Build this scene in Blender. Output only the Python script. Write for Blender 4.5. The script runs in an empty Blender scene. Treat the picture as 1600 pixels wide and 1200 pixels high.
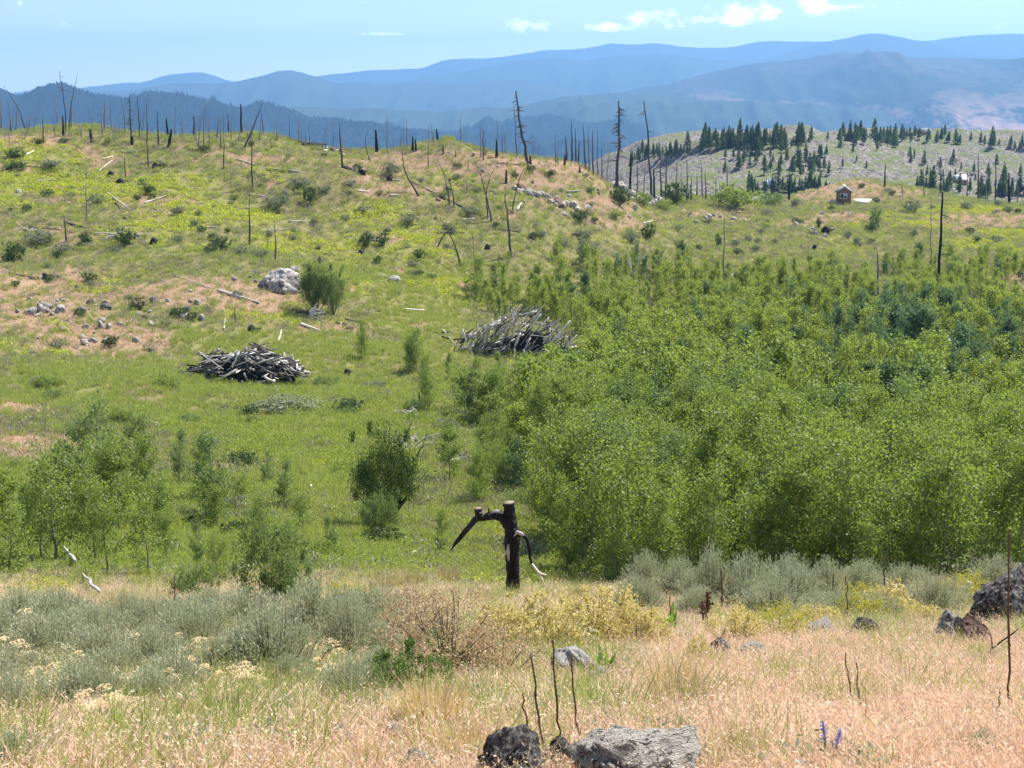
import bpy, math, random
import numpy as np
from mathutils import Vector, Matrix, Euler
R = math.radians
scene = bpy.context.scene
COL = scene.collection

# ------------------------------------------------------------------ camera
PITCH = R(12.7); F = 2084.0          # focal length in pixels of the 1600 px wide photograph
cam_d = bpy.data.cameras.new('camera'); cam = bpy.data.objects.new('camera', cam_d); COL.objects.link(cam)
cam_d.sensor_width = 36; cam_d.lens = F/1600*36; cam_d.clip_start = .1; cam_d.clip_end = 60000
cam.location = (0, 0, 0); cam.rotation_euler = (R(90)-PITCH, 0, 0); scene.camera = cam

# ------------------------------------------------------------------ sky, sun, exposure
SUN_AZ, SUN_EL = R(48), R(54)
world = bpy.data.worlds.new('World'); scene.world = world; world.use_nodes = True
nt = world.node_tree; nt.nodes.clear()
def N(nt, kind, **kw):
    n = nt.nodes.new(kind)
    for k, v in kw.items():
        if k.startswith('i_'): n.inputs[int(k[2:])].default_value = v
        else: setattr(n, k, v)
    return n
wo = N(nt, 'ShaderNodeOutputWorld'); bg = N(nt, 'ShaderNodeBackground'); bg.inputs[1].default_value = .078
sk = N(nt, 'ShaderNodeTexSky', sky_type='NISHITA'); sk.sun_disc = False
sk.sun_elevation = SUN_EL; sk.sun_rotation = SUN_AZ; sk.altitude = 900; sk.air_density = 1.0; sk.dust_density = .3; sk.ozone_density = 4
# low cumulus and thin veils, everywhere round the horizon
tc = N(nt, 'ShaderNodeTexCoord'); L = nt.links.new
sep = N(nt, 'ShaderNodeSeparateXYZ'); L(tc.outputs['Generated'], sep.inputs[0])
def M_(op, a, b=None, c=None, nt=nt):
    m = nt.nodes.new('ShaderNodeMath'); m.operation = op
    for i, x in enumerate((a, b, c)):
        if x is None: continue
        if isinstance(x, (int, float)): m.inputs[i].default_value = x
        else: nt.links.new(x, m.inputs[i])
    return m.outputs[0]
def ramp(nt, fac, stops, interp='LINEAR'):
    r = nt.nodes.new('ShaderNodeValToRGB'); r.color_ramp.interpolation = interp
    e = r.color_ramp.elements
    for p, c in stops[1:-1]: e.new(p)
    e[0].position = stops[0][0]; e[len(stops)-1].position = stops[-1][0]
    for q, (p, c) in zip(e, stops):
        q.color = (c, c, c, 1) if isinstance(c, (int, float)) else (*c, 1)
    nt.links.new(fac, r.inputs[0]); return r.outputs[0]
az = M_('ARCTAN2', sep.outputs[0], sep.outputs[1])              # 0 straight ahead
el = M_('ARCSINE', sep.outputs[2])
cv = N(nt, 'ShaderNodeCombineXYZ'); L(M_('MULTIPLY', az, 95.), cv.inputs[0]); L(M_('MULTIPLY', el, 150.), cv.inputs[1])
n1 = N(nt, 'ShaderNodeTexNoise'); n1.inputs['Scale'].default_value = .55; n1.inputs['Detail'].default_value = 9; n1.inputs['Roughness'].default_value = .62
L(cv.outputs[0], n1.inputs['Vector'])
def blob(a0, e0, ra, re):
    da = M_('DIVIDE', M_('SUBTRACT', az, a0), ra); de = M_('DIVIDE', M_('SUBTRACT', el, e0), re)
    return M_('SUBTRACT', 1., M_('ADD', M_('MULTIPLY', da, da), M_('MULTIPLY', de, de)))
def pix_dir(u, v):
    x, y, z = (u-800), F*math.cos(PITCH)+(600-v)*math.sin(PITCH), -F*math.sin(PITCH)+(600-v)*math.cos(PITCH)
    return math.atan2(x, y), math.atan2(z, math.hypot(x, y))
clouds = None
for (u, v, ru, rv) in ((822, 39, 32, 12), (1025, 30, 62, 15), (950, 42, 60, 8), (1085, 34, 40, 10), (1175, 17, 66, 15), (1268, 10, 30, 15), (1140, 30, 45, 9), (590, 53, 40, 3), (1330, 12, 40, 7)):
    a0, e0 = pix_dir(u, v); b = blob(a0, e0, ru/F, rv/F)
    clouds = b if clouds is None else M_('MAXIMUM', clouds, b)
rest = M_('MULTIPLY', M_('SUBTRACT', M_('ABSOLUTE', az), .42), 6.)        # more of the same cumulus away from this view
band = M_('SUBTRACT', .3, M_('ABSOLUTE', M_('MULTIPLY', M_('SUBTRACT', el, .12), 6.)))
clouds = M_('MAXIMUM', clouds, M_('MINIMUM', M_('SUBTRACT', M_('MINIMUM', rest, 0.15), .0), band))
cm = M_('ADD', M_('MULTIPLY', clouds, .55), M_('MULTIPLY', M_('SUBTRACT', n1.outputs[0], .5), 3.4))
mask = ramp(nt, cm, ((.12, 0.), (.75, 1.)))
cv2 = N(nt, 'ShaderNodeCombineXYZ'); L(M_('MULTIPLY', az, 3.), cv2.inputs[0]); L(M_('MULTIPLY', el, 22.), cv2.inputs[1])
n2 = N(nt, 'ShaderNodeTexNoise'); n2.inputs['Scale'].default_value = 1.3; n2.inputs['Detail'].default_value = 5
L(cv2.outputs[0], n2.inputs['Vector'])
veil = M_('MULTIPLY', ramp(nt, n2.outputs[0], ((.45, 0.), (.7, .3))), ramp(nt, el, ((.0, 1.), (.5, 0.))))
veil = M_('MAXIMUM', veil, ramp(nt, M_('MULTIPLY', el, 4.), ((.0, .62), (.26, .06))))
mx0 = N(nt, 'ShaderNodeMix', data_type='RGBA'); L(veil, mx0.inputs[0]); L(sk.outputs[0], mx0.inputs[6]); mx0.inputs[7].default_value = (15, 15.6, 16, 1)
mx = N(nt, 'ShaderNodeMix', data_type='RGBA'); L(mask, mx.inputs[0]); L(mx0.outputs[2], mx.inputs[6]); mx.inputs[7].default_value = (20, 20, 20, 1)
L(mx.outputs[2], bg.inputs[0]); L(bg.outputs[0], wo.inputs[0])

sd = bpy.data.lights.new('sun', 'SUN'); sd.energy = 5.0; sd.angle = R(.53); sd.color = (1, .955, .88)
sun = bpy.data.objects.new('sun', sd); COL.objects.link(sun)
sdir = Vector((math.sin(SUN_AZ)*math.cos(SUN_EL), math.cos(SUN_AZ)*math.cos(SUN_EL), math.sin(SUN_EL)))
sun.rotation_euler = sdir.to_track_quat('Z', 'Y').to_euler(); sun.location = (0, 0, 60)
vs = scene.view_settings; vs.view_transform = 'Standard'; vs.look = 'None'; vs.exposure = 1.06; vs.gamma = 1; vs.use_curve_mapping = False
cy = scene.cycles; cy.max_bounces = 6; cy.diffuse_bounces = 3; cy.glossy_bounces = 2; cy.transmission_bounces = 4; cy.volume_bounces = 0; cy.transparent_max_bounces = 6
cy.use_denoising = True

# ------------------------------------------------------------------ numpy noise
def _h(ix, iy, s):
    n = (ix*374761393 + iy*668265263 + s*974634777) & 0xffffffff
    n = ((n ^ (n >> 13))*1274126177) & 0xffffffff
    return ((n ^ (n >> 16)) & 0xffff)/65535.0
def vnoise(x, y, s=0):
    x = np.asarray(x, float); y = np.asarray(y, float)
    ix = np.floor(x).astype(np.int64); iy = np.floor(y).astype(np.int64); fx = x-ix; fy = y-iy
    fx = fx*fx*fx*(fx*(fx*6-15)+10); fy = fy*fy*fy*(fy*(fy*6-15)+10)
    a, b, c, d = _h(ix, iy, s), _h(ix+1, iy, s), _h(ix, iy+1, s), _h(ix+1, iy+1, s)
    return (a+(b-a)*fx)*(1-fy)+(c+(d-c)*fx)*fy
def fbm(x, y, s=0, o=5, g=.5):
    t = 0; a = 1; w = 0
    for k in range(o):
        t = t+a*vnoise(x*2**k+k*17.3, y*2**k-k*9.1, s+k); w += a; a *= g
    return t/w                     # 0..1, mean .5
def ridged(x, y, s=0, o=5, g=.5):
    t = 0; a = 1; w = 0
    for k in range(o):
        t = t+a*(1-np.abs(2*vnoise(x*2**k+k*7.3, y*2**k-k*3.1, s+k)-1)); w += a; a *= g
    return t/w
def sstep(a, b, x):
    t = np.clip((x-a)/(b-a), 0, 1); return t*t*(3-2*t)

# ------------------------------------------------------------------ the lie of the land
def yd(v): return F*math.cos(PITCH)+(600-v)*math.sin(PITCH)
def zd(v): return -F*math.sin(PITCH)+(600-v)*math.cos(PITCH)
def pt(u, v, Y): return ((u-800)/yd(v)*Y, Y, zd(v)/yd(v)*Y)
class RBF:
    def __init__(s, P, V, lam=.0005):
        s.P = np.array(P, float); n = len(P); d = np.linalg.norm(s.P[:, None]-s.P[None], axis=2)
        K = s.k(d)+lam*np.eye(n); A = np.zeros((n+3, n+3)); A[:n, :n] = K; A[:n, n] = 1; A[:n, n+1:] = s.P; A[n:, :n] = A[:n, n:].T
        s.w = np.linalg.solve(A, np.concatenate([V, [0, 0, 0]]))
    @staticmethod
    def k(d): return np.where(d > 0, d*d*np.log(np.maximum(d, 1e-9)), 0)
    def __call__(s, Q):
        out = np.zeros(len(Q)); n = len(s.P)
        for i in range(0, len(Q), 20000):
            q = Q[i:i+20000]; d = np.linalg.norm(q[:, None]-s.P[None], axis=2)
            out[i:i+20000] = s.k(d)@s.w[:n]+s.w[n]+q@s.w[n+1:]
        return out
near = [(1200, 4), (1130, 5.2), (1050, 7.5), (1000, 10), (960, 13.5), (930, 18)]
cols = {
 -250: near+[(900, 24), (850, 31), (760, 43), (700, 52), (620, 68), (560, 80), (500, 90), (430, 104), (370, 122), (300, 145), (240, 165), (185, 185), (0, 230, -22), (0, 300, -44)],
 100: near+[(900, 24), (850, 32), (760, 44), (700, 54), (620, 72), (560, 86), (520, 94), (450, 108), (380, 124), (300, 143), (240, 160), (196, 176), (0, 215, -20), (0, 300, -44)],
 400: near+[(900, 24), (850, 33), (760, 48), (700, 60), (620, 78), (590, 86), (540, 97), (500, 104), (450, 114), (380, 130), (300, 148), (240, 162), (203, 173), (0, 215, -22), (0, 300, -44)],
 700: near+[(902, 25), (850, 35), (760, 50), (700, 62), (620, 82), (560, 100), (500, 117), (450, 128), (400, 140), (350, 151), (300, 160), (250, 168), (214, 175), (0, 215, -24), (0, 300, -44)],
 900: near+[(0, 23.5, -9.9), (885, 32), (820, 40), (760, 50), (700, 62), (620, 84), (560, 102), (500, 122), (450, 138), (400, 150), (350, 160), (300, 168), (250, 178), (0, 220, -26), (0, 300, -44)],
 1060: near+[(0, 23.5, -10.2), (890, 32), (820, 40), (760, 50), (700, 62), (620, 84), (560, 102), (500, 124), (450, 143), (400, 162), (350, 186), (325, 208), (308, 228), (0, 255, -27), (0, 300, -40)],
 1200: near+[(0, 23.5, -10.2), (890, 32), (820, 40), (760, 50), (700, 62), (620, 84), (560, 102), (500, 124), (450, 145), (400, 167), (350, 198), (318, 238), (0, 262, -25), (0, 300, -38)],
 1255: near+[(0, 23.5, -10.2), (890, 32), (820, 40), (760, 50), (700, 62), (620, 84), (560, 102), (500, 124), (450, 145), (400, 168), (350, 196), (325, 222), (300, 248), (0, 264, -24.5), (0, 300, -38)],
 1430: near+[(0, 23.5, -10.2), (890, 32), (820, 40), (760, 50), (700, 62), (620, 84), (560, 102), (500, 124), (450, 146), (400, 170), (350, 197), (320, 222), (294, 246), (0, 268, -23), (0, 300, -36)],
 1335: near+[(0, 23.5, -10.2), (890, 32), (820, 40), (760, 50), (700, 62), (620, 84), (560, 102), (500, 124), (450, 146), (400, 170), (350, 196), (320, 224), (302, 238), (283, 250), (0, 270, -22), (0, 300, -36)],
 1600: near+[(0, 23.5, -9.9), (888, 32), (820, 40), (760, 50), (700, 62), (620, 84), (560, 102), (500, 124), (450, 146), (400, 170), (350, 200), (322, 228), (0, 262, -26), (0, 300, -38)],
 1850: near+[(0, 23.5, -9.7), (885, 32), (820, 40), (760, 50), (700, 62), (620, 84), (560, 102), (500, 124), (450, 146), (400, 170), (350, 200), (322, 228), (0, 262, -26), (0, 300, -38)],
}
P, V = [], []
SA = 2.2
for u, rows in cols.items():
    for r in rows:
        if len(r) == 2: a, Y, z = (u-800)/yd(r[0]), r[1], zd(r[0])/yd(r[0])*r[1]
        else: a, Y, z = (u-800)/2060., r[1], r[2]
        P.append((a*SA, math.log(Y))); V.append(z)
for a in (-.6, 0, .6): P.append((a*SA, math.log(2.))); V.append(-1.72)
_rbf = RBF(P, V)
def H(X, Y, fine=True):
    X = np.atleast_1d(np.asarray(X, float)); Y = np.atleast_1d(np.asarray(Y, float))
    Yc = np.clip(Y, 2., 305); a = np.clip(X/Yc, -.75, .75)
    z = _rbf(np.stack([a*SA, np.log(Yc)], 1))
    if fine:
        k = sstep(22, 60, Yc)
        z = z+(fbm(X/9, Y/9, 3, 4)-.5)*(.25+1.0*k)+(fbm(X/1.7, Y/1.7, 9, 3)-.5)*(.10+.25*k)
        m = sstep(90, 130, Yc)*sstep(30, -20, X-Y*.05)
        z = z+m*(fbm(X/22, Y/12, 31, 3)-.5)*2.2
    return z
def Hs(x, y): return float(H([x], [y])[0])
_Ys = np.geomspace(2.2, 300, 1400)
def hit(u, v, ymin=2.2):
    """the point of the land met first along the line of sight through (u, v)"""
    a = (u-800)/yd(v); t = zd(v)/yd(v)
    h = H(a*_Ys, _Ys)-t*_Ys; ok = np.where((h[1:] >= 0) & (h[:-1] < 0) & (_Ys[1:] > ymin))[0]
    if len(ok) == 0:
        i = int(np.argmin(np.where(_Ys > ymin, np.abs(h)/_Ys, 9))); Y = _Ys[i]
    else:
        i = ok[0]; f = -h[i]/(h[i+1]-h[i]); Y = _Ys[i]+f*(_Ys[i+1]-_Ys[i])
    return a*Y, Y, Hs(a*Y, Y)
def proj(X, Y, Z):
    c, s = math.cos(PITCH), math.sin(PITCH); d = Y*c-Z*s; h = Y*s+Z*c
    return 800+F*X/d, 600-F*h/d

# ------------------------------------------------------------------ mesh helpers
def link(o, parent=None):
    COL.objects.link(o)
    if parent is not None: o.parent = parent
    return o
def mesh_np(name, V, Q, mat=None, smooth=False, T=None):
    V = np.asarray(V, np.float32); me = bpy.data.meshes.new(name); nq = 0 if Q is None else len(Q); ntr = 0 if T is None else len(T)
    me.vertices.add(len(V)); me.vertices.foreach_set('co', V.ravel())
    loops = np.concatenate([np.asarray(x, np.int32).ravel() for x in (Q, T) if x is not None and len(x)])
    me.loops.add(len(loops)); me.loops.foreach_set('vertex_index', loops)
    st = np.concatenate([np.arange(nq)*4, nq*4+np.arange(ntr)*3]).astype(np.int32)
    me.polygons.add(nq+ntr); me.polygons.foreach_set('loop_start', st)
    me.update(calc_edges=True)
    if smooth: me.polygons.foreach_set('use_smooth', np.ones(nq+ntr, bool))
    if mat is not None:
        for m in (mat if isinstance(mat, (list, tuple)) else [mat]): me.materials.append(m)
    return me
def attr(me, name, arr, kind='FLOAT', dom='POINT'):
    a = me.attributes.new(name, kind, dom)
    key = {'FLOAT': 'value', 'FLOAT_VECTOR': 'vector', 'FLOAT_COLOR': 'color', 'INT': 'value'}[kind]
    a.data.foreach_set(key, np.ascontiguousarray(arr, np.int32 if kind == 'INT' else np.float32).ravel())
def tag(o, label=None, cat=None, group=None, kind=None):
    for k, v in (('label', label), ('category', cat), ('group', group), ('kind', kind)):
        if v: o[k] = v
    return o
def obj(name, me, parent=None, loc=None, rot=None, scale=None):
    o = bpy.data.objects.new(name, me)
    if loc is not None: o.location = loc
    if rot is not None: o.rotation_euler = rot
    if scale is not None: o.scale = scale if hasattr(scale, '__len__') else (scale,)*3
    return link(o, parent)
def empty(name, loc, rz=0, sc=1):
    o = bpy.data.objects.new(name, None); o.location = loc; o.rotation_euler = (0, 0, rz); o.scale = (sc,)*3; o.empty_display_size = .2
    return link(o)
def copy_tree(o, parent=None):
    c = o.copy(); COL.objects.link(c); c.parent = parent
    for ch in list(o.children): copy_tree(ch, c)
    return c
class Geo:
    """gathers tubes, boxes and leaf faces into one mesh"""
    def __init__(s): s.V, s.Q, s.T, s.n = [], [], [], 0
    def add(s, V, Q=None, T=None):
        V = np.asarray(V, float)
        if Q is not None and len(Q): s.Q.append(np.asarray(Q)+s.n)
        if T is not None and len(T): s.T.append(np.asarray(T)+s.n)
        s.V.append(V); s.n += len(V)
    def tube(s, path, rad, k=6, cap=True, wob=0, rng=None):
        p = np.asarray(path, float); n = len(p); r = np.asarray(rad, float)*np.ones(n)
        d = np.gradient(p, axis=0); d /= np.linalg.norm(d, axis=1)[:, None]+1e-9
        ref = np.array([0, 0, 1.]) if abs(d[:, 2]).mean() < .85 else np.array([0, 1., 0])
        e1 = np.cross(d, ref); e1 /= np.linalg.norm(e1, axis=1)[:, None]+1e-9; e2 = np.cross(d, e1)
        th = np.arange(k)/k*2*np.pi
        rr = r[:, None]*np.ones((n, k))
        if wob: rr = rr*(1+wob*(rng.random((n, k))-.5)*2)
        V = p[:, None]+rr[..., None]*(np.cos(th)[None, :, None]*e1[:, None]+np.sin(th)[None, :, None]*e2[:, None])
        V = V.reshape(-1, 3); i = np.arange(n-1)[:, None]*k; j = np.arange(k)[None]; j2 = (j+1) % k
        Q = np.stack([i+j, i+j2, i+k+j2, i+k+j], -1).reshape(-1, 4); T = []
        if cap:
            V = np.vstack([V, p[0], p[-1]]); a, b = n*k, n*k+1
            T = [(a, (q+1) % k, q) for q in range(k)]+[(b, (n-1)*k+q, (n-1)*k+(q+1) % k) for q in range(k)]
        s.add(V, Q, T)
    def box(s, c, sz, rz=0, rot=None):
        x = np.array([[-1, -1, -1], [1, -1, -1], [1, 1, -1], [-1, 1, -1], [-1, -1, 1], [1, -1, 1], [1, 1, 1], [-1, 1, 1]], float)*np.asarray(sz)/2
        if rot is not None: x = x@np.array(rot.to_3x3()).T
        elif rz: x = x@np.array(Matrix.Rotation(rz, 3, 'Z')).T
        s.add(x+np.asarray(c), [(0, 3, 2, 1), (4, 5, 6, 7), (0, 1, 5, 4), (1, 2, 6, 5), (2, 3, 7, 6), (3, 0, 4, 7)])
    def leaves(s, C, size, rng, aspect=.6, up=None, upk=0, fold=0):
        """diamond leaf faces at C; 'up' an axis (N,3) or vector that the long side follows by upk"""
        C = np.asarray(C, float); n = len(C); a = rng.normal(size=(n, 3))
        a /= np.linalg.norm(a, axis=1)[:, None]
        if up is not None: a = a*(1-upk)+np.asarray(up)*upk; a /= np.linalg.norm(a, axis=1)[:, None]+1e-9
        b = np.cross(a, rng.normal(size=(n, 3))); b /= np.linalg.norm(b, axis=1)[:, None]+1e-9
        sz = (np.asarray(size)*(.65+.7*rng.random(n)))[:, None]
        V = np.stack([C-a*sz/2, C+b*sz*aspect/2, C+a*sz/2, C-b*sz*aspect/2], 1).reshape(-1, 3)
        s.add(V, np.arange(n*4).reshape(-1, 4))
    def blades(s, B, tip, w, rng, mid=.45):
        """grass blades: B base points, tip end points, w widths; two faces each"""
        B = np.asarray(B, float); tip = np.asarray(tip, float); n = len(B); d = tip-B
        b = np.cross(d, rng.normal(size=(n, 3))); b /= np.linalg.norm(b, axis=1)[:, None]+1e-9; w = (np.asarray(w)*np.ones(n))[:, None]
        m = B+d*mid+np.array([0, 0, 1])*np.linalg.norm(d, axis=1)[:, None]*.10
        V = np.stack([B-b*w/2, B+b*w/2, m+b*w*.4, m-b*w*.4, tip], 1).reshape(-1, 3); i = np.arange(n)[:, None]*5
        s.add(V, i+np.array([[0, 1, 2, 3]]), i+np.array([[3, 2, 4]]))
    def mesh(s, name, mat=None, smooth=False):
        return mesh_np(name, np.vstack(s.V), np.vstack(s.Q) if s.Q else None, mat, smooth, np.vstack(s.T) if s.T else None)

# ------------------------------------------------------------------ materials
def new_mat(name):
    m = bpy.data.materials.new(name); m.use_nodes = True; m.node_tree.nodes.clear(); return m, m.node_tree
def mixc(nt, f, a, b):
    m = nt.nodes.new('ShaderNodeMix'); m.data_type = 'RGBA'
    for i, x in ((0, f), (6, a), (7, b)):
        if isinstance(x, (int, float)): m.inputs[i].default_value = x
        elif isinstance(x, tuple): m.inputs[i].default_value = (*x, 1)
        else: nt.links.new(x, m.inputs[i])
    return m.outputs[2]
def noise(nt, vec, scale, detail=4, rough=.55, dist=0):
    n = nt.nodes.new('ShaderNodeTexNoise'); n.inputs['Scale'].default_value = scale; n.inputs['Detail'].default_value = detail
    n.inputs['Roughness'].default_value = rough; n.inputs['Distortion'].default_value = dist
    if vec is not None: nt.links.new(vec, n.inputs['Vector'])
    return n.outputs[0]
def out(nt, sh): o = nt.nodes.new('ShaderNodeOutputMaterial'); nt.links.new(sh, o.inputs[0]); return o
def bsdf(nt, col, rough=.85, spec=.2, bump=None, bs=.3, bd=.02):
    p = nt.nodes.new('ShaderNodeBsdfPrincipled'); p.inputs['Roughness'].default_value = rough; p.inputs['Specular IOR Level'].default_value = spec
    if isinstance(col, tuple): p.inputs['Base Color'].default_value = (*col, 1)
    else: nt.links.new(col, p.inputs['Base Color'])
    if bump is not None:
        b = nt.nodes.new('ShaderNodeBump'); b.inputs['Strength'].default_value = bs; b.inputs['Distance'].default_value = bd
        nt.links.new(bump, b.inputs['Height']); nt.links.new(b.outputs[0], p.inputs['Normal'])
    return p.outputs[0]
def leaf_mat(name, stops, trans=.35, gloss=.08, rough=.45, inst=False, objrand=True):
    """leaf colour picked per leaf, per plant (random) or by the 'tint' attribute of the scattered plant"""
    m, nt = new_mat(name); g = nt.nodes.new('ShaderNodeNewGeometry'); oi = nt.nodes.new('ShaderNodeObjectInfo')
    if inst:
        a = nt.nodes.new('ShaderNodeAttribute'); a.attribute_type = 'INSTANCER'; a.attribute_name = 'tint'
        f = M_('ADD', M_('MULTIPLY', a.outputs['Fac'], 1.), M_('MULTIPLY', M_('SUBTRACT', g.outputs['Random Per Island'], .5), .22), nt=nt)
    else:
        f = M_('ADD', M_('MULTIPLY', g.outputs['Random Per Island'], .5 if objrand else 1.), M_('MULTIPLY', oi.outputs['Random'], .5 if objrand else 0.), nt=nt)
    c = ramp(nt, f, stops)
    d = nt.nodes.new('ShaderNodeBsdfDiffuse'); nt.links.new(c, d.inputs[0]); t = nt.nodes.new('ShaderNodeBsdfTranslucent')
    hs = nt.nodes.new('ShaderNodeHueSaturation'); hs.inputs['Saturation'].default_value = 1.12; hs.inputs['Value'].default_value = 1.25; nt.links.new(c, hs.inputs['Color']); nt.links.new(hs.outputs[0], t.inputs[0])
    x = nt.nodes.new('ShaderNodeMixShader'); x.inputs[0].default_value = trans; nt.links.new(d.outputs[0], x.inputs[1]); nt.links.new(t.outputs[0], x.inputs[2])
    sh = x.outputs[0]
    if gloss:
        gl = nt.nodes.new('ShaderNodeBsdfGlossy'); gl.inputs['Roughness'].default_value = rough; gl.inputs[0].default_value = (1, 1, 1, 1)
        y = nt.nodes.new('ShaderNodeMixShader'); y.inputs[0].default_value = gloss; nt.links.new(sh, y.inputs[1]); nt.links.new(gl.outputs[0], y.inputs[2]); sh = y.outputs[0]
    out(nt, sh); return m
def wood_mat(name, dark, light, scale=3., split=(.4, .65), rough=.85, stretch=(1, 1, .15), bs=.5):
    m, nt = new_mat(name); tc = nt.nodes.new('ShaderNodeTexCoord'); mp = nt.nodes.new('ShaderNodeMapping'); mp.inputs['Scale'].default_value = stretch
    nt.links.new(tc.outputs['Object'], mp.inputs[0]); oi = nt.nodes.new('ShaderNodeObjectInfo'); nt.links.new(oi.outputs['Location'], mp.inputs['Location'])
    a = noise(nt, mp.outputs[0], scale, 6, .65); b = noise(nt, mp.outputs[0], scale*9, 4, .6)
    f = ramp(nt, M_('ADD', a, M_('MULTIPLY', M_('SUBTRACT', b, .5), .35), nt=nt), ((split[0], 0.), (split[1], 1.)))
    c = mixc(nt, f, dark, light)
    out(nt, bsdf(nt, c, rough, .15, b, bs, .01)); return m
MAT = {}
# ------------------------------------------------------------------ cover of the ground (world positions)
BLOBS = {  # kind: (u, v, half width, half height in the photograph, strength), each turned into a patch on the ground where it lies
 'tan': [(60, 480, 130, 45, 1), (300, 462, 110, 22, .9), (160, 530, 110, 18, .7), (400, 470, 60, 18, .8), (50, 700, 75, 17, 1.2), (30, 640, 60, 14, .5), (660, 255, 150, 14, 1), (800, 262, 120, 12, .9), (620, 305, 70, 9, .7), (850, 285, 60, 10, .9), (930, 320, 70, 11, .9), (980, 280, 60, 13, 1), (450, 255, 90, 8, .7), (560, 290, 50, 8, .6), (60, 225, 60, 8, .5), (150, 250, 50, 8, .4),
         (1330, 300, 90, 16, 1.), (1320, 340, 60, 8, .9), (1530, 345, 90, 13, 1), (1110, 335, 110, 8, .55), (960, 345, 70, 7, .5), (1250, 350, 50, 7, .5), (1590, 440, 30, 20, .6), (530, 512, 50, 6, .9), (1010, 300, 60, 14, .5), (800, 345, 60, 6, .4), (240, 310, 60, 8, .3), (260, 330, 40, 6, .5)],
 'yel': [(120, 290, 190, 32, 1), (330, 335, 150, 26, 1), (480, 375, 120, 22, .9), (640, 375, 120, 20, .8), (560, 330, 120, 18, .7), (60, 250, 80, 14, .8), (700, 400, 80, 14, .6), (30, 320, 90, 20, .9), (160, 340, 80, 10, .5), (480, 250, 60, 10, .5), (260, 270, 80, 12, .8), (150, 440, 50, 12, .6), (130, 455, 50, 8, .6), (30, 540, 70, 10, .7), (80, 515, 50, 10, .4), (400, 495, 40, 8, .8), (640, 440, 60, 12, .5), (1440, 350, 70, 12, .9), (1380, 340, 50, 8, .7), (1520, 325, 90, 6, .9), (1500, 385, 100, 8, .8), (1560, 365, 50, 6, .7), (900, 375, 80, 7, .6), (1230, 470, 80, 12, .3)],
 'grn': [(300, 600, 420, 40, .9), (350, 660, 330, 40, .7), (560, 440, 190, 42, 1), (420, 540, 260, 28, .8), (620, 540, 130, 60, .7), (220, 560, 160, 22, .6), (640, 490, 80, 30, .8), (480, 700, 260, 110, .7), (120, 800, 200, 90, .9), (300, 850, 280, 60, .8), (560, 860, 120, 40, .6), (1100, 330, 60, 8, .5), (900, 340, 70, 9, .4), (1040, 315, 50, 8, .7), (720, 460, 100, 30, .7)],
}
def _noisy(X, Y, s): return fbm(X/6, Y/6, s, 4)
def cover(X, Y):
    """weights (n,3): tan dry ground, yellow-green low herbs, lush green"""
    u, v = proj(X, Y, H(X, Y, False)); W = []
    for k, s in (('tan', 51), ('yel', 61), ('grn', 71)):
        w = np.zeros(len(X))
        for (bu, bv, ru, rv, st) in BLOBS[k]:
            d = ((u-bu)/ru)**2+((v-bv)/rv)**2; w = np.maximum(w, st*np.exp(-d*.9))
        n = fbm(X/7, Y/7, s, 5, .6); n2 = fbm(X/1.6, Y/1.6, s+3, 3)
        w = np.clip(w*(1.3 if k == 'tan' else .86 if k == 'yel' else .98)+(n-.5)*(1.15 if k == 'tan' else 1.5)+(n2-.5)*(.7 if k == 'tan' else .6)-(.20-.13*sstep(95, 120, Y)*sstep(40, 0, X) if k == 'tan' else .06 if k == 'grn' else .10), 0, 1)
        W.append(sstep(.18, .55, w))
    t, y, g = W
    fore = 1-sstep(17, 26, Y); t = np.maximum(t, fore*.9)
    y = y*(1-t)*(1-fore); g = g*(1-t)*(1-.7*y)*(1-fore)
    return np.stack([t, y, g], 1)

# ------------------------------------------------------------------ ground sheet
def grid_faces(nr, nc):
    i = np.arange(nr-1)[:, None]*nc+np.arange(nc-1)[None]
    return np.stack([i, i+1, i+nc+1, i+nc], -1).reshape(-1, 4)
nr, nc = 620, 420
Yg = np.geomspace(1.4, 302, nr); Ag = np.linspace(-.85, .85, nc)
YY = np.repeat(Yg, nc); XX = np.tile(Ag, nr)*np.maximum(YY, 3.)
ZZ = H(XX, YY); Cw = cover(XX, YY)
def ground_mat():
    m, nt = new_mat('ground_soil_and_litter'); a = nt.nodes.new('ShaderNodeAttribute'); a.attribute_name = 'cover'
    s = nt.nodes.new('ShaderNodeSeparateColor'); nt.links.new(a.outputs['Color'], s.inputs[0])
    tc = nt.nodes.new('ShaderNodeTexCoord'); p = tc.outputs['Object']
    n1 = noise(nt, p, .35, 6, .6); n2 = noise(nt, p, 2.4, 6, .65); n3 = noise(nt, p, 14, 4, .6)
    soil = mixc(nt, n2, (.22, .14, .085), (.44, .31, .20)); litter = mixc(nt, ramp(nt, n2, ((.35, 0.), (.65, 1.))), (.065, .070, .030), (.15, .155, .065))
    yel = mixc(nt, n2, (.12, .17, .03), (.26, .32, .05)); grn = mixc(nt, n2, (.04, .09, .015), (.10, .20, .03))
    def wmask(x): return ramp(nt, M_('ADD', x, M_('MULTIPLY', M_('SUBTRACT', n2, .5), .9, nt=nt), nt=nt), ((.3, 0.), (.65, 1.)))
    c = mixc(nt, wmask(s.outputs[2]), litter, grn); c = mixc(nt, wmask(s.outputs[1]), c, yel); c = mixc(nt, wmask(s.outputs[0]), c, soil)
    c = mixc(nt, ramp(nt, n3, ((.3, .45), (.7, 0.))), c, (.05, .042, .025))
    out(nt, bsdf(nt, c, .95, .05, n3, .6, .05)); return m
me = mesh_np('ground', np.stack([XX, YY, ZZ], 1), grid_faces(nr, nc), ground_mat(), True)
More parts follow.
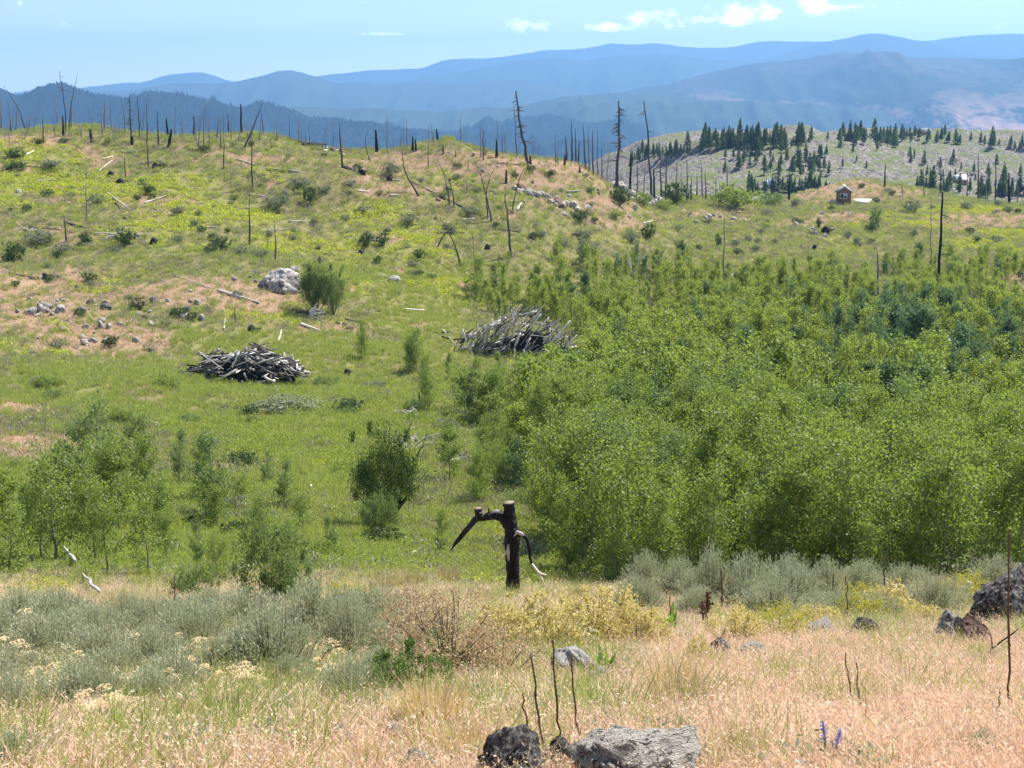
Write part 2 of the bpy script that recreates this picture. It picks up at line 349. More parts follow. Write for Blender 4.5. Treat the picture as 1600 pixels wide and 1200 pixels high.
attr(me, 'cover', np.concatenate([Cw, np.ones((len(Cw), 1))], 1), 'FLOAT_COLOR')
tag(obj('ground', me), kind='structure')

# ------------------------------------------------------------------ rocky knolls across the draw
colm = {600: [(0, 300, -52), (0, 420, -50), (0, 560, -48), (0, 700, -48), (0, 1000, -80)],
 900: [(0, 300, -48), (0, 420, -46), (0, 560, -44), (0, 700, -42), (0, 1000, -80)],
 980: [(0, 300, -44), (300, 400), (275, 500), (253, 570), (243, 640), (0, 760, -50), (0, 1000, -80)],
 1080: [(0, 300, -42), (300, 400), (270, 470), (240, 560), (219, 650), (0, 760, -46), (0, 1000, -80)],
 1180: [(0, 300, -40), (300, 390), (268, 440), (235, 540), (213, 650), (0, 780, -44), (0, 1000, -80)],
 1300: [(0, 300, -38), (298, 380), (262, 440), (230, 530), (209, 660), (0, 790, -42), (0, 1000, -80)],
 1420: [(0, 300, -38), (300, 380), (270, 450), (240, 560), (211, 680), (0, 800, -44), (0, 1000, -80)],
 1600: [(0, 300, -38), (302, 380), (275, 450), (245, 560), (214, 690), (0, 800, -44), (0, 1000, -80)],
 1800: [(0, 300, -38), (302, 380), (275, 450), (245, 560), (214, 690), (0, 800, -44), (0, 1000, -80)]}
P, V = [], []
for u, rows in colm.items():
    for r in rows:
        z = r[2] if len(r) == 3 else zd(r[0])/yd(r[0])*r[1]; P.append(((u-800)/2150*6, math.log(r[1])*4)); V.append(z)
_rm = RBF(P, V)
def bump(X, Y, u, v, Yc, ru, ry, h):
    x = (u-800)/yd(v)*Yc; return h*np.exp(-((X-x)/ru)**2-((Y-Yc)/ry)**2)
def Hm(X, Y):
    X = np.atleast_1d(np.asarray(X, float)); Y = np.atleast_1d(np.asarray(Y, float))
    a = np.clip(X/Y, -.5, .6); z = _rm(np.stack([a*6, np.log(np.clip(Y, 290, 1000))*4], 1))
    z = z+(fbm(X/60, Y/60, 5, 3)-.5)*7+(ridged(X/38, Y/30, 15, 4)-.6)*3.2+(fbm(X/9, Y/9, 25, 3)-.5)*2.2+(ridged(X/16, Y/9, 77, 4)-.62)*2.6
    z = z+bump(X, Y, 1170, 262, 500, 28, 26, 5.0)+bump(X, Y, 1290, 240, 520, 22, 30, 4.6)+bump(X, Y, 1235, 225, 600, 20, 24, 4.5)+bump(X, Y, 1060, 240, 600, 25, 30, 4)+bump(X, Y, 1080, 270, 490, 20, 20, 3.6)+bump(X, Y, 1460, 235, 580, 35, 40, 4.5)
    return z
nr, nc = 380, 560
YY = np.repeat(np.geomspace(296, 1100, nr), nc); XX = np.tile(np.linspace(-.55, .75, nc), nr)*YY; ZZ = Hm(XX, YY)
ZZ = np.where(YY < 303, np.minimum(ZZ, -39), ZZ)
def knoll_mat():
    m, nt = new_mat('knoll_grass_and_granite'); tc = nt.nodes.new('ShaderNodeTexCoord'); p = tc.outputs['Object']
    mp = nt.nodes.new('ShaderNodeMapping'); mp.inputs['Scale'].default_value = (1, .6, 1.6); nt.links.new(p, mp.inputs[0])
    n1 = noise(nt, mp.outputs[0], .05, 6, .65, .9); n2 = noise(nt, p, .25, 6, .65); n3 = noise(nt, mp.outputs[0], .9, 4, .7)
    grass = mixc(nt, n2, (.085, .105, .045), (.19, .205, .095)); rock = mixc(nt, ramp(nt, n3, ((.35, 0.), (.62, 1.))), (.06, .055, .052), (.28, .25, .22))
    g = nt.nodes.new('ShaderNodeNewGeometry'); sp = nt.nodes.new('ShaderNodeSeparateXYZ'); nt.links.new(g.outputs['True Normal'], sp.inputs[0])
    f = M_('ADD', n1, M_('MULTIPLY', M_('SUBTRACT', .985, sp.outputs[2], nt=nt), 2.2, nt=nt), nt=nt)
    f = ramp(nt, M_('ADD', f, M_('MULTIPLY', M_('SUBTRACT', n2, .5, nt=nt), .35, nt=nt), nt=nt), ((.52, 0.), (.59, 1.)))
    out(nt, bsdf(nt, mixc(nt, f, grass, rock), .95, .05, n3, .8, .8)); return m
tag(obj('rocky_knolls', mesh_np('rocky_knolls', np.stack([XX, YY, ZZ], 1), grid_faces(nr, nc), knoll_mat(), True)), kind='structure')

# ------------------------------------------------------------------ mountains, one range behind the other
def mountain_mat(name, forest, bare, amount, sc, low=False):
    m, nt = new_mat(name); tc = nt.nodes.new('ShaderNodeTexCoord'); p = tc.outputs['Object']
    mp = nt.nodes.new('ShaderNodeMapping'); mp.inputs['Scale'].default_value = (1, .35, 2.5); nt.links.new(p, mp.inputs[0])
    n1 = noise(nt, mp.outputs[0], sc, 9, .62, .8); n2 = noise(nt, p, sc*14, 5, .7)
    f = ramp(nt, M_('ADD', n1, M_('MULTIPLY', M_('SUBTRACT', n2, .5, nt=nt), .3, nt=nt), nt=nt), ((.64-amount, 0.), (.72-amount, 1.)))
    if low: sp = nt.nodes.new('ShaderNodeSeparateXYZ'); nt.links.new(p, sp.inputs[0]); f = M_('MULTIPLY', f, ramp(nt, M_('DIVIDE', M_('ADD', sp.outputs[2], M_('ADD', M_('MULTIPLY', M_('SUBTRACT', n1, .5, nt=nt), 300, nt=nt), 400, nt=nt), nt=nt), 500, nt=nt), ((.55, 1.), (.80, .12))), nt=nt)
    c = mixc(nt, f, mixc(nt, n2, tuple(x*.6 for x in forest), tuple(x*1.4 for x in forest)), mixc(nt, n2, tuple(x*.7 for x in bare), bare))
    out(nt, bsdf(nt, c, 1., 0.)); return m
def mrange(name, Yc, prof, depth, fore, seed, mat, rough=1., res=(560, 80)):
    us = np.array([p[0] for p in prof], float); vv = np.array([p[1] for p in prof], float)
    nc, nr = res; u = np.linspace(us[0], us[-1], nc); v = np.interp(u, us, vv)
    k = np.ones(5)/5; v = np.convolve(np.pad(v, 2, 'edge'), k, 'valid'); v = v-(ridged(u/70., u*0+seed*3.1, seed, 5, .55)-.62)*(3.5 if seed == 4 else 6)
    ydv = F*math.cos(PITCH)+(600-v)*math.sin(PITCH); zc = (-F*math.sin(PITCH)+(600-v)*math.cos(PITCH))/ydv*Yc
    x = (u-800)/ydv*Yc
    t = np.linspace(-1, .6, nr)          # -1 foot nearest to us, 0 crest, beyond: the back
    T, X = np.meshgrid(t, x, indexing='ij'); ZC = np.meshgrid(t, zc, indexing='ij')[1]
    fall = np.where(T < 0, (-T)**1.25, (T/.6)**1.2*1.0); base = -fore
    Y = Yc+T*depth*(1+.25*(fbm(X/depth*1.2, T*0+seed, seed, 3)-.5))
    Z = ZC+(base-ZC)*np.clip(fall, 0, 1)
    amp = rough*depth*.10*np.clip(np.abs(T)*3.6-.1, .02, 1)*(1-np.clip(-T-.75, 0, .25)*2)
    spur = ridged(X/depth*2.6, Y/depth*.9, seed+7, 6, .55)-.62
    Z = Z+amp*spur*2.4
    V = np.stack([X, Y, Z], -1).reshape(-1, 3)
    o = obj(name, mesh_np(name, V, grid_faces(nr, nc), mat, True)); tag(o, kind='structure')
    return V.reshape(nr, nc, 3)
mf = mountain_mat('forested_mountain', (.014, .022, .018), (.12, .10, .08), -.05, .004)
mb = mountain_mat('burnt_and_bare_mountain', (.045, .055, .035), (.40, .25, .19), .16, .0016, True)
mg = mountain_mat('far_mountain', (.05, .065, .04), (.22, .19, .13), .0, .0006)
RA = mrange('near_forested_ridge', 4300, [(-300, 120), (-150, 132), (-40, 134), (0, 137), (25, 150), (50, 146), (75, 136), (95, 131), (112, 137), (130, 144), (165, 151), (200, 155), (240, 143), (280, 147), (320, 155), (345, 162), (375, 171), (395, 163), (410, 160), (440, 168), (480, 181), (520, 186), (560, 191), (600, 197), (640, 203), (700, 214), (800, 225), (1000, 240), (1200, 250), (1400, 260)], 800, 240, 1, mf, 1.3, (700, 70))
RA2 = mrange('second_forested_ridge', 5000, [(-300, 200), (300, 210), (480, 212), (560, 209), (600, 205), (650, 203), (700, 207), (735, 203), (770, 195), (800, 190), (830, 186), (860, 187), (890, 189), (930, 191), (975, 197), (1010, 210), (1050, 224), (1100, 236), (1300, 250), (2000, 260)], 800, 280, 2, mf, 1.2, (500, 60))
RB = mrange('low_forested_ridge', 6000, [(-500, 190), (300, 185), (430, 172), (470, 167), (520, 169), (580, 168), (620, 171), (690, 175), (720, 172), (760, 166), (800, 168), (840, 160), (880, 152), (930, 148), (960, 144), (1000, 146), (1060, 152), (1150, 160), (1300, 165), (1500, 180), (2100, 200)], 1300, 330, 3, mg, .9)
RC = mrange('burnt_mountain', 7000, [(300, 225), (600, 215), (760, 200), (830, 178), (880, 163), (940, 150), (1000, 138), (1040, 132), (1070, 123), (1100, 116), (1140, 107), (1180, 98), (1215, 97), (1250, 94), (1290, 86), (1320, 81), (1345, 85), (1370, 91), (1420, 90), (1500, 91), (1600, 93), (1750, 90), (2200, 110)], 2600, 420, 4, mb, .75, (500, 110))
RD = mrange('peaked_mountain', 8600, [(-700, 160), (-200, 150), (100, 146), (200, 142), (265, 132), (300, 131), (350, 131), (380, 126), (410, 119), (445, 109), (470, 113), (500, 123), (530, 130), (570, 128), (600, 132), (650, 127), (720, 130), (790, 123), (830, 130), (860, 134), (960, 150), (1200, 170), (2300, 200)], 2200, 480, 5, mg, .6)
RE = mrange('round_topped_mountain', 10200, [(300, 150), (560, 134), (640, 126), (720, 112), (780, 102), (820, 94), (870, 88), (920, 92), (980, 86), (1040, 84), (1100, 92), (1160, 96), (1200, 91), (1240, 78), (1290, 65), (1330, 56), (1370, 51), (1400, 56), (1450, 66), (1500, 80), (1560, 88), (1620, 84), (1800, 88), (2400, 110)], 2600, 560, 6, mg, .5)
RF_ = mrange('farthest_range', 12000, [(-900, 130), (-300, 142), (0, 147), (40, 142), (130, 137), (180, 130), (225, 129), (260, 118), (290, 114), (328, 115), (362, 128), (400, 131), (460, 124), (505, 119), (560, 110), (600, 109), (660, 106), (690, 94), (705, 91), (740, 92), (790, 88), (850, 79), (900, 78), (935, 72), (962, 67), (995, 71), (1020, 66), (1050, 71), (1100, 75), (1145, 74), (1180, 65), (1210, 63), (1240, 66), (1290, 64), (1400, 66), (1450, 64), (1500, 56), (1545, 53), (1585, 50), (1640, 55), (1900, 60), (2500, 90)], 2600, 620, 7, mg, .45)
nr, nc = 60, 60
YY = np.repeat(np.linspace(-1200, 14300, nr), nc); XX = np.tile(np.linspace(-16500, 16500, nc), nr)
ZZ = np.interp(YY, [-500, 900, 1400, 3600, 5000, 9000, 15500], [-90, -90, -120, -260, -330, -480, -640])
tag(obj('valley_floor', mesh_np('valley_floor', np.stack([XX, YY, ZZ], 1), grid_faces(nr, nc), mg, True)), kind='structure')

# ------------------------------------------------------------------ haze: one closed box of even air
def haze():
    g = Geo(); x0, x1, y0, y1, z0, z1 = -17000, 17000, -1500, 14600, -660, 480
    g.box(((x0+x1)/2, (y0+y1)/2, (z0+z1)/2), (x1-x0, y1-y0, z1-z0))
    m, nt = new_mat('haze_air'); v = nt.nodes.new('ShaderNodeVolumePrincipled')
    v.inputs['Color'].default_value = (*HAZE_COL, 1); v.inputs['Density'].default_value = HAZE_D; v.inputs['Anisotropy'].default_value = .3
    v.inputs['Absorption Color'].default_value = (*HAZE_ABS, 1)
    o = nt.nodes.new('ShaderNodeOutputMaterial'); nt.links.new(v.outputs[0], o.inputs['Volume'])
    h = obj('haze', g.mesh('haze', m)); tag(h, kind='stuff', label='pale blue summer haze lying over the valleys and far ranges')
HAZE_COL = (.27, .555, 1.0); HAZE_ABS = (0, 0, 0); HAZE_D = .000122
haze()
# ------------------------------------------------------------------ plants
def rgb(*a): return tuple(a)
rs = np.random.RandomState
M_ASPEN = leaf_mat('aspen_leaves', ((0, (.036, .082, .020)), (.35, (.074, .140, .030)), (.7, (.120, .195, .042)), (1, (.20, .26, .055))), .5, .025, .55)
M_ASPENB = leaf_mat('blue_green_leaves', ((0, (.045, .090, .026)), (.5, (.095, .155, .045)), (1, (.16, .22, .07))), .42, .02, .55)
M_DARKLEAF = leaf_mat('dark_leaves', ((0, (.014, .028, .008)), (.6, (.035, .062, .014)), (1, (.07, .11, .025))), .25, .03, .5)
M_SILVER = leaf_mat('glossy_leaves', ((0, (.016, .04, .010)), (.6, (.038, .078, .016)), (.95, (.07, .12, .03)), (1, (.26, .30, .18))), .35, .02, .5)  # palest stop stands for glints on the leaves, put into their colour
M_SAGE = leaf_mat('sagebrush_leaves', ((0, (.10, .125, .07)), (.5, (.23, .26, .15)), (1, (.40, .42, .26))), .25, .03, .6)
M_GREYBUSH = leaf_mat('grey_green_leaves', ((0, (.06, .075, .04)), (.5, (.12, .14, .08)), (1, (.2, .22, .13))), .25, .03, .6)
M_CURRANT = leaf_mat('yellowing_leaves', ((0, (.11, .16, .03)), (.4, (.21, .29, .04)), (.8, (.40, .44, .07)), (1, (.56, .48, .20))), .4, .04, .5)
M_PINKBUSH = leaf_mat('brownish_leaves', ((0, (.09, .10, .04)), (.5, (.15, .19, .06)), (.85, (.29, .27, .12)), (1, (.48, .37, .22))), .3, .03, .6)
M_HERB = leaf_mat('broad_herb_leaves', ((0, (.06, .13, .02)), (1, (.16, .28, .04))), .4, .06, .4, objrand=False)
M_STEM = wood_mat('twig_bark', (.035, .026, .02), (.12, .095, .07), 12)
M_TRUNKG = wood_mat('young_aspen_bark', (.07, .08, .05), (.22, .22, .15), 9)
def stems(g, rng, n, r, h, spread, base=.05, w=.012, curve=.3, k=4):
    tips = []
    for i in range(n):
        a = rng.rand()*6.283; q = math.sqrt(rng.rand()); d = np.array([math.cos(a)*q*r*spread, math.sin(a)*q*r*spread, h*(1-.45*q*q)*(.75+.35*rng.rand())])
        b = np.array([math.cos(a), math.sin(a), 0])*base*rng.rand(); t = np.linspace(0, 1, 4)[:, None]
        p = b+(d-b)*t; p[:, :2] *= (t**(curve)+1e-6)**.5; p += rng.normal(size=p.shape)*.03*h*t
        g.tube(p, np.linspace(w, w*.3, 4), k, False); tips.append(p)
    return tips
def bush_mesh(name, seed, r, h, nst, ncl, nl, size, mats, clr=.16, ell=False, aspect=.6, upk=0., shell=.5, low=.1, spread=.95, w=.014, flat=.6):
    """a shrub: stems from the root, leaf clumps unevenly through a dome; returns (stem mesh, leaf mesh)"""
    rng = rs(seed); g = Geo(); tips = stems(g, rng, nst, r, h, spread, .12*r, w*h); st = g.mesh('stem', mats[1])
    a = rng.rand(ncl)*6.283; q = rng.rand(ncl)**shell; e = np.arccos(1-rng.rand(ncl)*.98)
    C = np.stack([np.cos(a)*np.sin(e)*q*r, np.sin(a)*np.sin(e)*q*r, low*h+np.cos(e)**flat*q*h*(1-low)], 1)
    if ell: e = np.arccos(1-2*rng.rand(ncl)); C = np.stack([np.cos(a)*np.sin(e)*q*r, np.sin(a)*np.sin(e)*q*r, h*(.60+.40*np.cos(e)*q)], 1)
    C *= 1+(.5 if ell else .35)*(fbm(C[:, :1]*2.2/r+seed, C[:, 1:2]*2.2/r+C[:, 2:]*1.4/h, seed, 3)-.5)*2
    TP = np.array([p[-1] for p in tips]); C[:len(TP)] = TP[:ncl]
    cs = clr*r*(.4+1.1*rng.rand(ncl)**2); idx = rng.randint(0, ncl, nl); L = C[idx]+rng.normal(size=(nl, 3))*cs[idx][:, None]*np.array([.75, .75, .6])
    L[:, 2] = np.abs(L[:, 2])+.01; g = Geo(); up = L/(np.linalg.norm(L, axis=1)[:, None]+1e-9)*.5+np.array([0, 0, .7])
    g.leaves(L, size, rng, aspect, up, upk); return st, g.mesh('foliage', mats[0])
def aspen_mesh(seed, h, nl, size, mats, nst=1, width=.2, low=.1, bare=0, sp=.5):
    rng = rs(seed); g = Geo(); Ls = []; per = nl//nst
    for s in range(nst):
        o = np.array([rng.normal()*sp, rng.normal()*sp, 0])*(nst > 1); hh = h*(1 if s == 0 else .6+.4*rng.rand())
        t = np.linspace(0, 1, 7); lean = rng.normal(size=2)*.05*hh; p = np.stack([o[0]+lean[0]*t**1.5, o[1]+lean[1]*t**1.5, t*hh], 1); p[1:, :2] += rng.normal(size=(6, 2))*.012*hh
        g.tube(p, np.linspace(.017*hh**.7, .003, 7), 5, False)
        nb = int(20+hh*6); tt = low+(.98-low)*rng.rand(nb)**.9; B = []
        for q in tt:
            b0 = np.array([np.interp(q, t, p[:, i]) for i in range(3)]); a = rng.rand()*6.283
            ln = width*hh*1.35*(1.03-q)**.42*(q+.22)**.45*(.6+.7*rng.rand()); el = R(28+22*q+rng.normal()*8)
            d = np.array([math.cos(a)*math.cos(el), math.sin(a)*math.cos(el), math.sin(el)])
            u = np.linspace(0, 1, 4)[:, None]; bp = b0+d*ln*u+np.array([0, 0, .18*ln])*u**2; g.tube(bp, np.linspace(.0035*hh**.5, .001, 4), 3, False); B.append(bp)
        B = np.array(B); wl = np.linalg.norm(B[:, -1]-B[:, 0], axis=1); wl /= wl.sum(); bi = rng.choice(nb, per, p=wl); u = .2+.85*rng.rand(per)**.8
        seg = np.minimum((u*3).astype(int), 2); f = (u*3-seg)[:, None]
        L = B[bi, seg]*(1-f)+B[bi, seg+1]*f; L = L+rng.normal(size=(per, 3))*.040*hh**.8*np.array([1, 1, .8]); Ls.append(L)
    L = np.vstack(Ls); L[:, 2] = np.maximum(L[:, 2], .03); st = g.mesh('trunk', mats[1]); g = Geo(); g.leaves(L, size, rng, .85); return st, g.mesh('crown', mats[0])
def sage_mesh(seed, r, h, nb, per, size):
    """sagebrush: dense upright sprays of narrow leaves"""
    rng = rs(seed); g = Geo(); a = rng.rand(nb)*6.283; q = rng.rand(nb)**.6
    zt = h*(1-.55*q**2)*(.72+.4*rng.rand(nb)); lob = 1+.25*np.sin(a*3+seed); tip = np.stack([np.cos(a)*q*r*lob, np.sin(a)*q*r*lob, zt], 1); base = tip*np.array([.25, .25, .05])
    Ls, Us = [], []
    for i in range(0, nb, 3): g.tube(np.stack([base[i], (base[i]*.4+tip[i]*.6)*np.array([1.1, 1.1, .9]), tip[i]]), [.011*h, .007*h, .002], 3, False)
    st = g.mesh('stem', M_STEM); ii = rng.randint(0, nb, nb*per); t = .38+.66*rng.rand(nb*per)
    L = base[ii]+(tip[ii]-base[ii])*t[:, None]+rng.normal(size=(nb*per, 3))*.028*h*np.array([1, 1, .5])
    g = Geo(); u = (tip-base)[ii]; u /= np.linalg.norm(u, axis=1)[:, None]; g.leaves(L, size, rng, .3, u, .62); return st, g.mesh('foliage', M_SAGE)
def tuft_mesh(name, seed, n, h, r, w, lean, mat, heads=0):
    rng = rs(seed); a = rng.rand(n)*6.283; q = rng.rand(n)**.5*r; B = np.stack([np.cos(a)*q, np.sin(a)*q, -.02*np.ones(n)], 1)
    a2 = a+rng.normal(size=n)*.9; ln = lean*(.2+rng.rand(n)); hh = h*(.45+.6*rng.rand(n)); T = B+np.stack([np.cos(a2)*ln*hh, np.sin(a2)*ln*hh, hh], 1)
    g = Geo(); g.blades(B, T, w, rng)
    if heads: # drooping seed heads
        m = n//2; k = heads; i = np.repeat(np.arange(m), k); f = .72+.34*rng.rand(m*k); P = B[i]+(T[i]-B[i])*f[:, None]+rng.normal(size=(m*k, 3))*.011; g.leaves(P, .013, rng, .3, np.array([0, 0, -1.]), .4)
    return g.mesh(name, mat)
def herb_mesh(name, seed, n, r, h, size, mat, upk=.2, aspect=.6):
    rng = rs(seed); a = rng.rand(n)*6.283; q = rng.rand(n)**.5*r; z = h*rng.rand(n)**.7*(1-.6*(q/r)**2); g = Geo(); g.leaves(np.stack([np.cos(a)*q, np.sin(a)*q, z+.01], 1), size, rng, aspect, np.array([0, 0, 1.]), upk); return g.mesh(name, mat)

# tinted cover plants: 0 is dark/dry end, 1 the bright end of each ramp
MI_DRY = leaf_mat('dry_grass', ((0, (.20, .11, .055)), (.25, (.42, .24, .12)), (.5, (.60, .37, .20)), (.75, (.56, .39, .17)), (1, (.72, .53, .38))), .3, .02, .6, True)
MI_GRASS = leaf_mat('green_grass', ((0, (.045, .085, .02)), (.35, (.085, .16, .025)), (.6, (.14, .24, .035)), (.85, (.23, .32, .05)), (1, (.32, .36, .10))), .42, .03, .5, True)
MI_YEL = leaf_mat('low_yellow_green_herb', ((0, (.11, .16, .03)), (.5, (.27, .34, .045)), (1, (.42, .46, .06))), .35, .03, .6, True)
MI_SCRUB = leaf_mat('grey_olive_scrub', ((0, (.035, .048, .02)), (.35, (.075, .09, .04)), (.65, (.13, .15, .07)), (1, (.24, .23, .14))), .25, .03, .6, True)
MI_ASP = leaf_mat('aspen_leaves_scattered', ((0, (.042, .095, .024)), (.35, (.105, .180, .036)), (.7, (.165, .245, .048)), (1, (.25, .30, .06))), .52, .025, .55, True)
MI_PINE = leaf_mat('pine_needles_scattered', ((0, (.014, .026, .016)), (1, (.04, .06, .03))), .1, .02, .6, True)
MI_SAGE = leaf_mat('sagebrush_leaves_scattered', ((0, (.11, .135, .09)), (.5, (.22, .26, .175)), (1, (.36, .40, .28))), .25, .03, .6, True)

def proto_coll(name, meshes):
    c = bpy.data.collections.new(name)
    for i, m in enumerate(meshes): c.objects.link(bpy.data.objects.new('%s_%03d' % (name, i), m))
    return c
def scatter(name, P, sc, tint, coll, nvar, label, seed=0, rot=None, zs=None):
    """one object of countless plants: points carrying instances (a few shared meshes)"""
    rng = rs(seed); n = len(P)
    me = bpy.data.meshes.new(name); me.vertices.add(n); me.vertices.foreach_set('co', np.asarray(P, np.float32).ravel())
    if rot is None: rot = np.stack([rng.normal(size=n)*.07, rng.normal(size=n)*.07, rng.rand(n)*6.283], 1)
    attr(me, 'rot', rot, 'FLOAT_VECTOR'); s3 = np.repeat(np.asarray(sc)[:, None], 3, 1); s3[:, 2] *= (.75+.5*rng.rand(n)) if zs is None else zs
    attr(me, 'siz', s3, 'FLOAT_VECTOR'); attr(me, 'tint', tint); attr(me, 'pick', rng.randint(0, nvar, n), 'INT')
    ng = bpy.data.node_groups.new(name+'_nodes', 'GeometryNodeTree'); ng.interface.new_socket('Geometry', in_out='INPUT', socket_type='NodeSocketGeometry'); ng.interface.new_socket('Geometry', in_out='OUTPUT', socket_type='NodeSocketGeometry')
    gi = ng.nodes.new('NodeGroupInput'); go = ng.nodes.new('NodeGroupOutput'); ip = ng.nodes.new('GeometryNodeInstanceOnPoints'); ci = ng.nodes.new('GeometryNodeCollectionInfo')
    ci.inputs['Collection'].default_value = coll; ci.inputs['Separate Children'].default_value = True; ci.inputs['Reset Children'].default_value = True
    def na(nm, dt): a = ng.nodes.new('GeometryNodeInputNamedAttribute'); a.data_type = dt; a.inputs[0].default_value = nm; return a.outputs[0]
    l = ng.links.new; l(gi.outputs[0], ip.inputs['Points']); l(ci.outputs[0], ip.inputs['Instance']); ip.inputs['Pick Instance'].default_value = True
    l(na('pick', 'INT'), ip.inputs['Instance Index']); l(na('rot', 'FLOAT_VECTOR'), ip.inputs['Rotation']); l(na('siz', 'FLOAT_VECTOR'), ip.inputs['Scale']); l(ip.outputs[0], go.inputs[0])
    o = obj(name, me); o.modifiers.new('scatter', 'NODES').node_group = ng; tag(o, label, kind='stuff'); return o

def sample_land(n, y0, y1, seed, pw=1., amax=.50):
    """points over the land, ever fewer with distance (pw 0: even per area)"""
    rng = rs(seed); t = rng.rand(n)
    e = 2-pw                                    # density ~ Y^-pw ; area element ~ Y
    Y = (y0**e+(y1**e-y0**e)*t)**(1/e) if abs(e) > 1e-6 else y0*(y1/y0)**t
    a = (rng.rand(n)*2-1)*amax; return a*Y, Y
def grove(X, Y):
    """how densely young aspens stand here, 0..1"""
    u, v = proj(X, Y, H(X, Y, False)); w = np.zeros(len(X))
    for (bu, bv, ru, rv) in GROVE: w = np.maximum(w, 1.25*np.exp(-(((u-bu)/ru)**4+((v-bv)/rv)**4)))
    s = 0
    for (bu, bv, ru, rv) in SPARSE: s = np.maximum(s, np.exp(-(((u-bu)/ru)**4+((v-bv)/rv)**4)))
    return np.maximum(np.clip(w*(1.0+(fbm(X/7, Y/7, 88, 4)-.5)*2.4-.45*sstep(85, 150, Y))-.12, 0, 1)*(w > .3), .045*s*sstep(.45, .60, fbm(X/6, Y/6, 89, 3)))
SPARSE = [(690, 830, 150, 75), (230, 850, 260, 90), (30, 850, 120, 110), (430, 860, 140, 50), (700, 600, 60, 90)]
GROVE = [(830, 700, 60, 60), (770, 640, 45, 22), (1250, 780, 380, 150), (1350, 600, 380, 110), (1050, 640, 260, 110), (1050, 560, 170, 60), (900, 520, 110, 70), (860, 640, 110, 50), (960, 440, 150, 30), (830, 450, 90, 30), (1100, 470, 130, 30), (1350, 470, 160, 45), (1500, 440, 110, 25), (1300, 500, 200, 50), (1550, 540, 160, 40), (960, 760, 120, 60)]
def shade(X, Y, s): return fbm(X/5, Y/5, s, 4)

